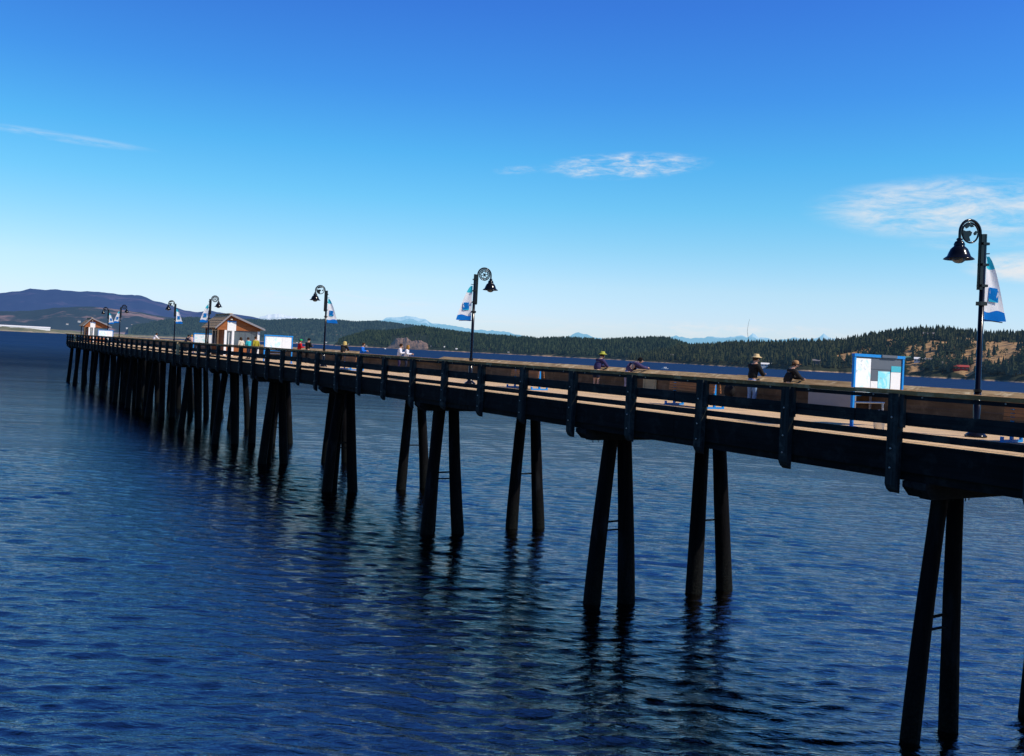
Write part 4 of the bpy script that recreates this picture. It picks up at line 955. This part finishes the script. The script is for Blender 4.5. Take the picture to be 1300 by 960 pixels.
# very far ranges
def far_range(name, pts, mat):
    az = np.arange(pts[0][0], pts[-1][0], .05); h = np.interp(az, [p[0] for p in pts], [p[2] for p in pts]); h = h + 26 * noise2(az * 9, az * 0, 3, 4)
    rows = []
    for f, dr in ((0, -9000), (.35, -5000), (.72, -2200), (1, 0), (.3, 5000)):
        rr = 40000 + dr + 500 * noise2(az * 6, az * 0 + f * 9, 8, 3); rows.append(np.stack([rr * np.sin(np.radians(az)), rr * np.cos(np.radians(az)), h * f], -1))
    P = np.stack(rows, 1).reshape(-1, 3); n2 = 5; na = len(az)
    i = np.arange(na - 1)[:, None]; j = np.arange(n2 - 1)[None, :]
    F = np.stack([i * n2 + j, (i + 1) * n2 + j, (i + 1) * n2 + j + 1, i * n2 + j + 1], -1).reshape(-1, 4)[:, ::-1]
    o = link(bpy.data.objects.new(name, np_mesh(name, P, F, mat, True))); tag(o, kind='structure')
def far_mat(name, snow, hz, ha):
    m, t = material(name); pos = t.new('ShaderNodeNewGeometry').outputs['Position']; sp = t.new('ShaderNodeSeparateXYZ'); t.l.new(pos, sp.inputs[0])
    n = t.noise(pos, .0012, 6, .65)
    c = t.mix(t.mrange(t.math('ADD', sp.outputs[2], t.math('MULTIPLY', n, 900.0)), snow, snow + 120), (.05, .08, .12), (.8, .8, .82))
    t.out(haze_tint(t, t.bsdf(c, .9, None, Specular_IOR_Level=.1), hz, ha)); return m
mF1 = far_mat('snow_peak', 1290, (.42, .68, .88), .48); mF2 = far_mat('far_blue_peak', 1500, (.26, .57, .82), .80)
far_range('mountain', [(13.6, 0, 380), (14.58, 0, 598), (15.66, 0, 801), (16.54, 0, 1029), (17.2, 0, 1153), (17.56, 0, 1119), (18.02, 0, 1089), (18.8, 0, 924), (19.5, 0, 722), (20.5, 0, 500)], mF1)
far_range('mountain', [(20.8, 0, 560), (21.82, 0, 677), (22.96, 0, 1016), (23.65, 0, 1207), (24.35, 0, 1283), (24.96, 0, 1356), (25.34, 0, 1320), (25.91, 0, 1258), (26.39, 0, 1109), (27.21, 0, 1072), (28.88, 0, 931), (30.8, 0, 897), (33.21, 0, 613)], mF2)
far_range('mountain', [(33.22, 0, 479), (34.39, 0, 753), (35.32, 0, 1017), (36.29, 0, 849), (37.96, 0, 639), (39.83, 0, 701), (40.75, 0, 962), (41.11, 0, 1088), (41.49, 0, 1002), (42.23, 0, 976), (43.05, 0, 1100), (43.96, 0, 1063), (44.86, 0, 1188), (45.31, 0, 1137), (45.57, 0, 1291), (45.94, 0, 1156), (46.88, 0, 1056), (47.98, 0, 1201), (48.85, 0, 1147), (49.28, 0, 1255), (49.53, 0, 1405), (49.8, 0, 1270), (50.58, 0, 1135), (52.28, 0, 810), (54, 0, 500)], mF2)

# trees: clearings stay open where the grass shows
def scatter(L, a0, a1, n, seed, thin=None, vmax=1.02, vmin=.03):
    g = np.random.default_rng(seed); az = g.uniform(a0, a1, n); v = g.uniform(vmin, vmax, n) ** .9
    x, y, z = L.pos(az, v); P = np.stack([x, y, z], -1)
    if thin is not None:
        keep = thin(x, y, az, v, g); P = P[keep]; az = az[keep]; v = v[keep]
    return P, az, v
def thinA(x, y, az, v, g):
    c = clearing(x, y, az, v) + g.normal(0, .10, len(x))
    return (c < -.02) | (g.random(len(x)) < .08)
PA, azA, vA = scatter(LA, 38.4, 70, 12500, 1, thinA)
g = np.random.default_rng(5); hA = (11 + 15 * g.random(len(PA)) ** 1.6) * np.where(vA > .8, 1.05, .92); wA = g.uniform(.8, 1.35, len(PA)); broad = (g.random(len(PA)) < np.where((vA < .4) & (azA > 50), .6, .12))
barkM = paint('tree_bark', (.08, .055, .035), .9)
fA = leaf_mat('conifer_needles', (.022, .031, .011), (.062, .068, .024), HZ, .045); fAb = leaf_mat('broadleaf_leaves', (.030, .046, .014), (.085, .10, .026), HZ, .045)
# the trees that show largest are things of their own
vis = (azA > 50.2) & (azA < 60.0); score = np.where(vis, hA * wA / np.hypot(PA[:, 0], PA[:, 1]) * np.where(vA > .86, 1.25, 1.0) * g.uniform(.9, 1.1, len(PA)), 0)
order = np.argsort(-score); con = [i for i in order if not broad[i]][:290]; bro = [i for i in order if broad[i]][:150]
fI = leaf_mat('conifer_needles_single', (.022, .031, .011), (.062, .068, .024), HZ, .045, False); fIb = leaf_mat('broadleaf_leaves_single', (.030, .046, .014), (.085, .10, .026), HZ, .045, False)
def proto_objs(protos, nm, mat): return [np_mesh(nm, v, f, [mat, barkM], False, mi) for v, f, mi in protos]
cm = proto_objs([conifer(40 + i, 7, 9) for i in range(5)], 'conifer_tree', fI); bm_ = proto_objs([broadleaf(40 + i, 14) for i in range(3)], 'broadleaf_tree', fIb)
for ids, ms, nm, lab, cat, grp in ((con, cm, 'conifer_tree', 'dark green conifer on the dry tan hillside across the water', 'conifer', 'conifers on the tan hillside'), (bro, bm_, 'broadleaf_tree', 'rounded lighter green tree low on the tan hillside across the water', 'tree', 'broadleaf trees on the tan hillside')):
    for q, i in enumerate(ids):
        o = bpy.data.objects.new(nm, ms[q % len(ms)]); COL.objects.link(o)
        o.location = (PA[i, 0], PA[i, 1], PA[i, 2] - .3); s = hA[i] * (.8 if nm[0] == 'b' else 1); o.scale = (s * wA[i], s * wA[i], s); o.rotation_euler = (0, 0, random.uniform(0, 6.28)); tag(o, lab, cat, grp)
used = np.zeros(len(PA), bool); used[con] = True; used[bro] = True
s1 = ~used & ~broad; s2 = ~used & broad
forest('conifer_forest', PA[s1], hA[s1], wA[s1], [fA, barkM], PROTO, 2); forest('broadleaf_wood', PA[s2], hA[s2] * .75, wA[s2], [fAb, barkM], BPROTO, 3)
def thinB(x, y, az, v, g): return ~((az > 24.0) & (az < 26.3) & (v < .42) & (v > .0) & (g.random(len(x)) < .93))
PB, azB, vB = scatter(LB, 20.9, 42.9, 12000, 7, thinB); g = np.random.default_rng(8); hB = 11 + 17 * g.random(len(PB)) ** 1.8
forest('conifer_forest', PB, hB, g.uniform(.9, 1.5, len(PB)), [leaf_mat('mid_forest_needles', (.014, .030, .014), (.050, .068, .026), HZ, .055), barkM], PROTO[:3], 9)
PC, azC, vC = scatter(LC, 9.4, 34.4, 9000, 17); g = np.random.default_rng(18); hC = g.uniform(14, 24, len(PC))
forest('conifer_forest', PC, hC, g.uniform(1.6, 2.6, len(PC)), [leaf_mat('far_forest_needles', (.014, .030, .018), (.035, .050, .026), HZ, .13), barkM], PROTO[:2], 19)

# rocky bluff in the middle shore
def bluff():
    m, t = material('pink_rock_face'); pos = t.new('ShaderNodeNewGeometry').outputs['Position']; n = t.noise(pos, .03, 6, .7); n2 = t.noise(pos, .12, 4, .6)
    c = t.mix(t.mrange(n, .38, .62), (.10, .062, .042), (.25, .155, .10)); c = t.mix(t.mrange(n2, .55, .7), c, (.03, .035, .02)); t.out(haze_tint(t, t.bsdf(c, .95, t.bump(n, .8, 4), Specular_IOR_Level=.1), HZ, .10))
    na, nv = 60, 26; az = np.linspace(23.7, 26.6, na); v = np.linspace(0, 1, nv); A, V = np.meshgrid(az, v, indexing='ij')
    env = np.interp(az, [23.7, 24.0, 24.4, 24.9, 25.3, 25.7, 26.2, 26.6], [0, .5, .95, 1, .75, .85, .6, 0])[:, None]
    rs = np.interp(A, [20.6, 28.96], [5300, 4600]) - 25; x0, y0, z0 = LB.pos(A, V * .4)
    rad = rs + 260 * V ** 1.3; z = -2 + 62 * env * np.sin(np.clip(V * 1.5, 0, 1) * 1.57) * (1 + .16 * noise2(A * 9, V * 5, 4, 4)); z = z * np.clip((1 - V) * 4, 0, 1)
    P = np.stack([rad * np.sin(np.radians(A)), rad * np.cos(np.radians(A)), z], -1).reshape(-1, 3)
    i = np.arange(na - 1)[:, None]; j = np.arange(nv - 1)[None, :]; F = np.stack([i * nv + j, (i + 1) * nv + j, (i + 1) * nv + j + 1, i * nv + j + 1], -1).reshape(-1, 4)[:, ::-1]
    o = link(bpy.data.objects.new('rock_bluff', np_mesh('rock_bluff', P, F, m, False))); tag(o, kind='structure')
bluff()

# low sand spit on the left with a long pale shed on it
def spit():
    m, t = material('spit_sand'); pos = t.new('ShaderNodeNewGeometry').outputs['Position']; sp = t.new('ShaderNodeSeparateXYZ'); t.l.new(pos, sp.inputs[0])
    n = t.noise(pos, .02, 5, .65); c = t.mix(t.mrange(n, .4, .62), (.34, .27, .17), (.10, .11, .05)); c = t.mix(t.mrange(sp.outputs[2], 1.5, 4.5, 0, .6), c, (.09, .10, .045)); t.out(haze_tint(t, t.bsdf(c, .95, None, Specular_IOR_Level=.1), HZ, .06))
    az = np.linspace(-14, 15, 300); v = np.linspace(0, 1, 14); A, V = np.meshgrid(az, v, indexing='ij'); hmax = np.interp(az, [-14, 2, 5.5, 8, 11, 15], [13, 13, 11, 8, 5, 2])[:, None]
    rad = 2750 + 350 * V + 60 * noise2(A * 1.5, A * 0, 6, 4) + np.clip(A - 4, 0, 20) * 90; z = hmax * np.sin(np.clip(V * 1.25, 0, 1) * math.pi * .5) * (1 + .12 * noise2(A * 12, V * 3, 9, 3)) - .6; z = z * np.clip((1 - V) * 5, 0, 1)
    P = np.stack([rad * np.sin(np.radians(A)), rad * np.cos(np.radians(A)), z], -1).reshape(-1, 3); na, nv = 300, 14
    i = np.arange(na - 1)[:, None]; j = np.arange(nv - 1)[None, :]; F = np.stack([i * nv + j, (i + 1) * nv + j, (i + 1) * nv + j + 1, i * nv + j + 1], -1).reshape(-1, 4)[:, ::-1]
    o = link(bpy.data.objects.new('sand_spit', np_mesh('sand_spit', P, F, m, True))); tag(o, kind='structure')
spit()
M['hwhite'] = paint('house_white', (.72, .72, .70), .6); M['hred'] = paint('house_red', (.38, .06, .05), .6); M['hgrey'] = paint('roof_grey', (.16, .15, .15), .7); M['hyel'] = paint('house_ochre', (.52, .36, .10), .6); M['hgreen'] = paint('roof_green', (.10, .20, .14), .6); M['hterra'] = paint('house_terracotta', (.50, .22, .09), .6)
def polar(az, r): return r * math.sin(R(az)), r * math.cos(R(az))
def house(label, az, r, z, wd, dp, ht, wall, roof, wins=3, cat='house', name='house', rise=.35):
    x, y = polar(az, r); t = thing(name, label, cat, (x, y, z), R(-az))
    b = MB(); b.box((-wd / 2, -dp / 2, -6), (wd / 2, dp / 2, ht)); b.prism([(-dp / 2, ht), (dp / 2, ht), (0, ht + dp * rise)], -wd / 2 + .02, wd / 2 - .02, 0, 'X'); b.build('wall', wall, t)
    b = MB(); 
    for s in (-1, 1): b.prism([(s * (dp / 2 + .6), ht - .3), (0, ht + dp * rise + .15), (0, ht + dp * rise + .55), (s * (dp / 2 + .6), ht + .1)], -wd / 2 - .6, wd / 2 + .6, 0, 'X')
    b.build('roof', roof, t)
    for i in range(wins):
        xx = -wd / 2 + wd * (i + .5) / wins; b = MB(); b.box((xx - wd / wins * .28, -dp / 2 - .06, ht * .35), (xx + wd / wins * .28, -dp / 2 - .01, ht * .78)); b.build('window', M['glass'], t)
    return t
def ground(L, az, r):
    v = np.linspace(0, 1, 200); x, y, z = L.pos(np.full(200, az), v); i = int(np.argmin(abs(np.hypot(x, y) - r))); return float(z[i])
for lab, az, r, wd, dp, ht, wl, rf, n in [
    ('white shore house with grey roof right of the map board', 54.66, 2010, 20, 9, 6.5, 'hwhite', 'hwhite', 4),
    ('small pale shore cottage left of the red house', 55.66, 1955, 13, 8, 4.5, 'hwhite', 'hgrey', 2),
    ('long red house on the shore of the tan hill', 56.75, 1905, 26, 9, 5.5, 'hred', 'hred', 4),
    ('low grey boathouse between the white and the red shore houses', 55.2, 1990, 18, 8, 4, 'hgrey', 'hgrey', 2),
    ('ochre house with dark roof halfway up the tan hill', 55.0, 2290, 18, 10, 5.5, 'hyel', 'hgrey', 3),
    ('terracotta house beside the ochre one on the tan hill', 55.42, 2270, 12, 9, 6, 'hterra', 'hgrey', 2),
    ('white shore house at the right edge of the photo', 59.72, 1800, 20, 10, 6, 'hwhite', 'hgrey', 3),
    ('white house high in the trees above the tan capped angler', 51.7, 2420, 14, 9, 5.5, 'hwhite', 'hgrey', 2),
    ('long white shore house right of the straw hat', 46.45, 2210, 26, 9, 5, 'hwhite', 'hwhite', 4),
    ('grey shore cottage right of the tan capped angler', 49.14, 2080, 18, 9, 6.5, 'hgrey', 'hgrey', 3),
    ('tiny white house on the wooded middle shore', 41.1, 2960, 24, 12, 7, 'hwhite', 'hgrey', 3),
    ('green roofed house left of the white shore house', 53.95, 2040, 17, 9, 5, 'hgreen', 'hgreen', 2),
]:
    house(lab, az, r, max(2.0, ground(LA, az, r)), wd, dp, ht, M[wl], M[rf], n)
house('long low white shed on the spit at the far left', 3.2, 2990, 8.5, 215, 22, 5, M['hwhite'], M['hwhite'], 0, 'shed', 'long_shed', .12)
g = random.Random(9)
for i in range(26):
    az = g.uniform(5.6, 14.5) if i < 15 else g.uniform(18.5, 34); far = i < 15; L = LD2 if far else (LC if az < 21 else LB)
    rs = float(np.interp(az, L.sa, L.sr)) + (g.uniform(120, 500) if far else g.uniform(25, 60)); z = max(2, ground(L, az, rs) - 1); s = g.uniform(.6, 1.0) * (1.5 if far else .9)
    t = house('tiny pale building on the hazy far shore', az, rs, z, 14 * s, 9 * s, 6 * s, M[g.choice(['hwhite', 'hwhite', 'hterra', 'hgrey'])], M[g.choice(['hgrey', 'hwhite'])], 2); t['group'] = 'tiny buildings on the far shore'

# ------------------------------------------------------------------ boats
def boat(label, x, y, rz, s=1.0):
    t = thing('motor_boat', label, 'boat', (x, y, 0), rz)
    b = MB(); st_ = [(-3.0, 1.05, .1), (-1.5, 1.2, .0), (.5, 1.15, 0), (2.2, .75, .1), (3.3, .06, .35)]; V = []
    for xx, wd, kz in st_:
        for yy, zz in ((-wd, 1.0 + .08 * max(0, xx)), (-wd * .8, .2 + kz), (0, -.3 + kz), (wd * .8, .2 + kz), (wd, 1.0 + .08 * max(0, xx))): V.append((xx * s, yy * s, zz * s))
    F = [(i * 5 + k, i * 5 + k + 1, (i + 1) * 5 + k + 1, (i + 1) * 5 + k) for i in range(4) for k in range(4)] + [(i * 5, (i + 1) * 5, (i + 1) * 5 + 4, i * 5 + 4) for i in range(4)] + [(0, 4, 3, 2, 1)]
    b.add(V, F); b.build('hull', M['hwhite'], t)
    b = MB(); b.prism([(-1.2 * s, 1.0 * s), (1.5 * s, 1.05 * s), (1.0 * s, 2.1 * s), (-1.1 * s, 2.2 * s)], -.75 * s, .75 * s, 0, 'Y'); b.build('cabin', M['hwhite'], t)
    b = MB(); b.box((-.8 * s, -.76 * s, 1.45 * s), (.8 * s, .76 * s, 1.95 * s)); b.build('cabin_window', M['glass'], t)
    b = MB(); b.box((-3.35 * s, -.2 * s, .2 * s), (-3.01 * s, .2 * s, 1.4 * s)); b.build('outboard', M['black'], t)
    return t
boat('white motor boat on open water right of the bent angler', 560, 654, R(150), .95)
boat('tiny white boat in the distance left of the white jacketed adult', 1250, 2850, R(20), 1.6)

# ------------------------------------------------------------------ render settings
sc.view_settings.view_transform = 'Standard'; sc.view_settings.look = 'None'; sc.view_settings.exposure = 0; sc.view_settings.gamma = 1
sc.render.engine = 'CYCLES'; sc.cycles.max_bounces = 6; sc.cycles.diffuse_bounces = 3; sc.cycles.glossy_bounces = 3; sc.cycles.caustics_reflective = False; sc.cycles.caustics_refractive = False
sc.cycles.use_denoising = True
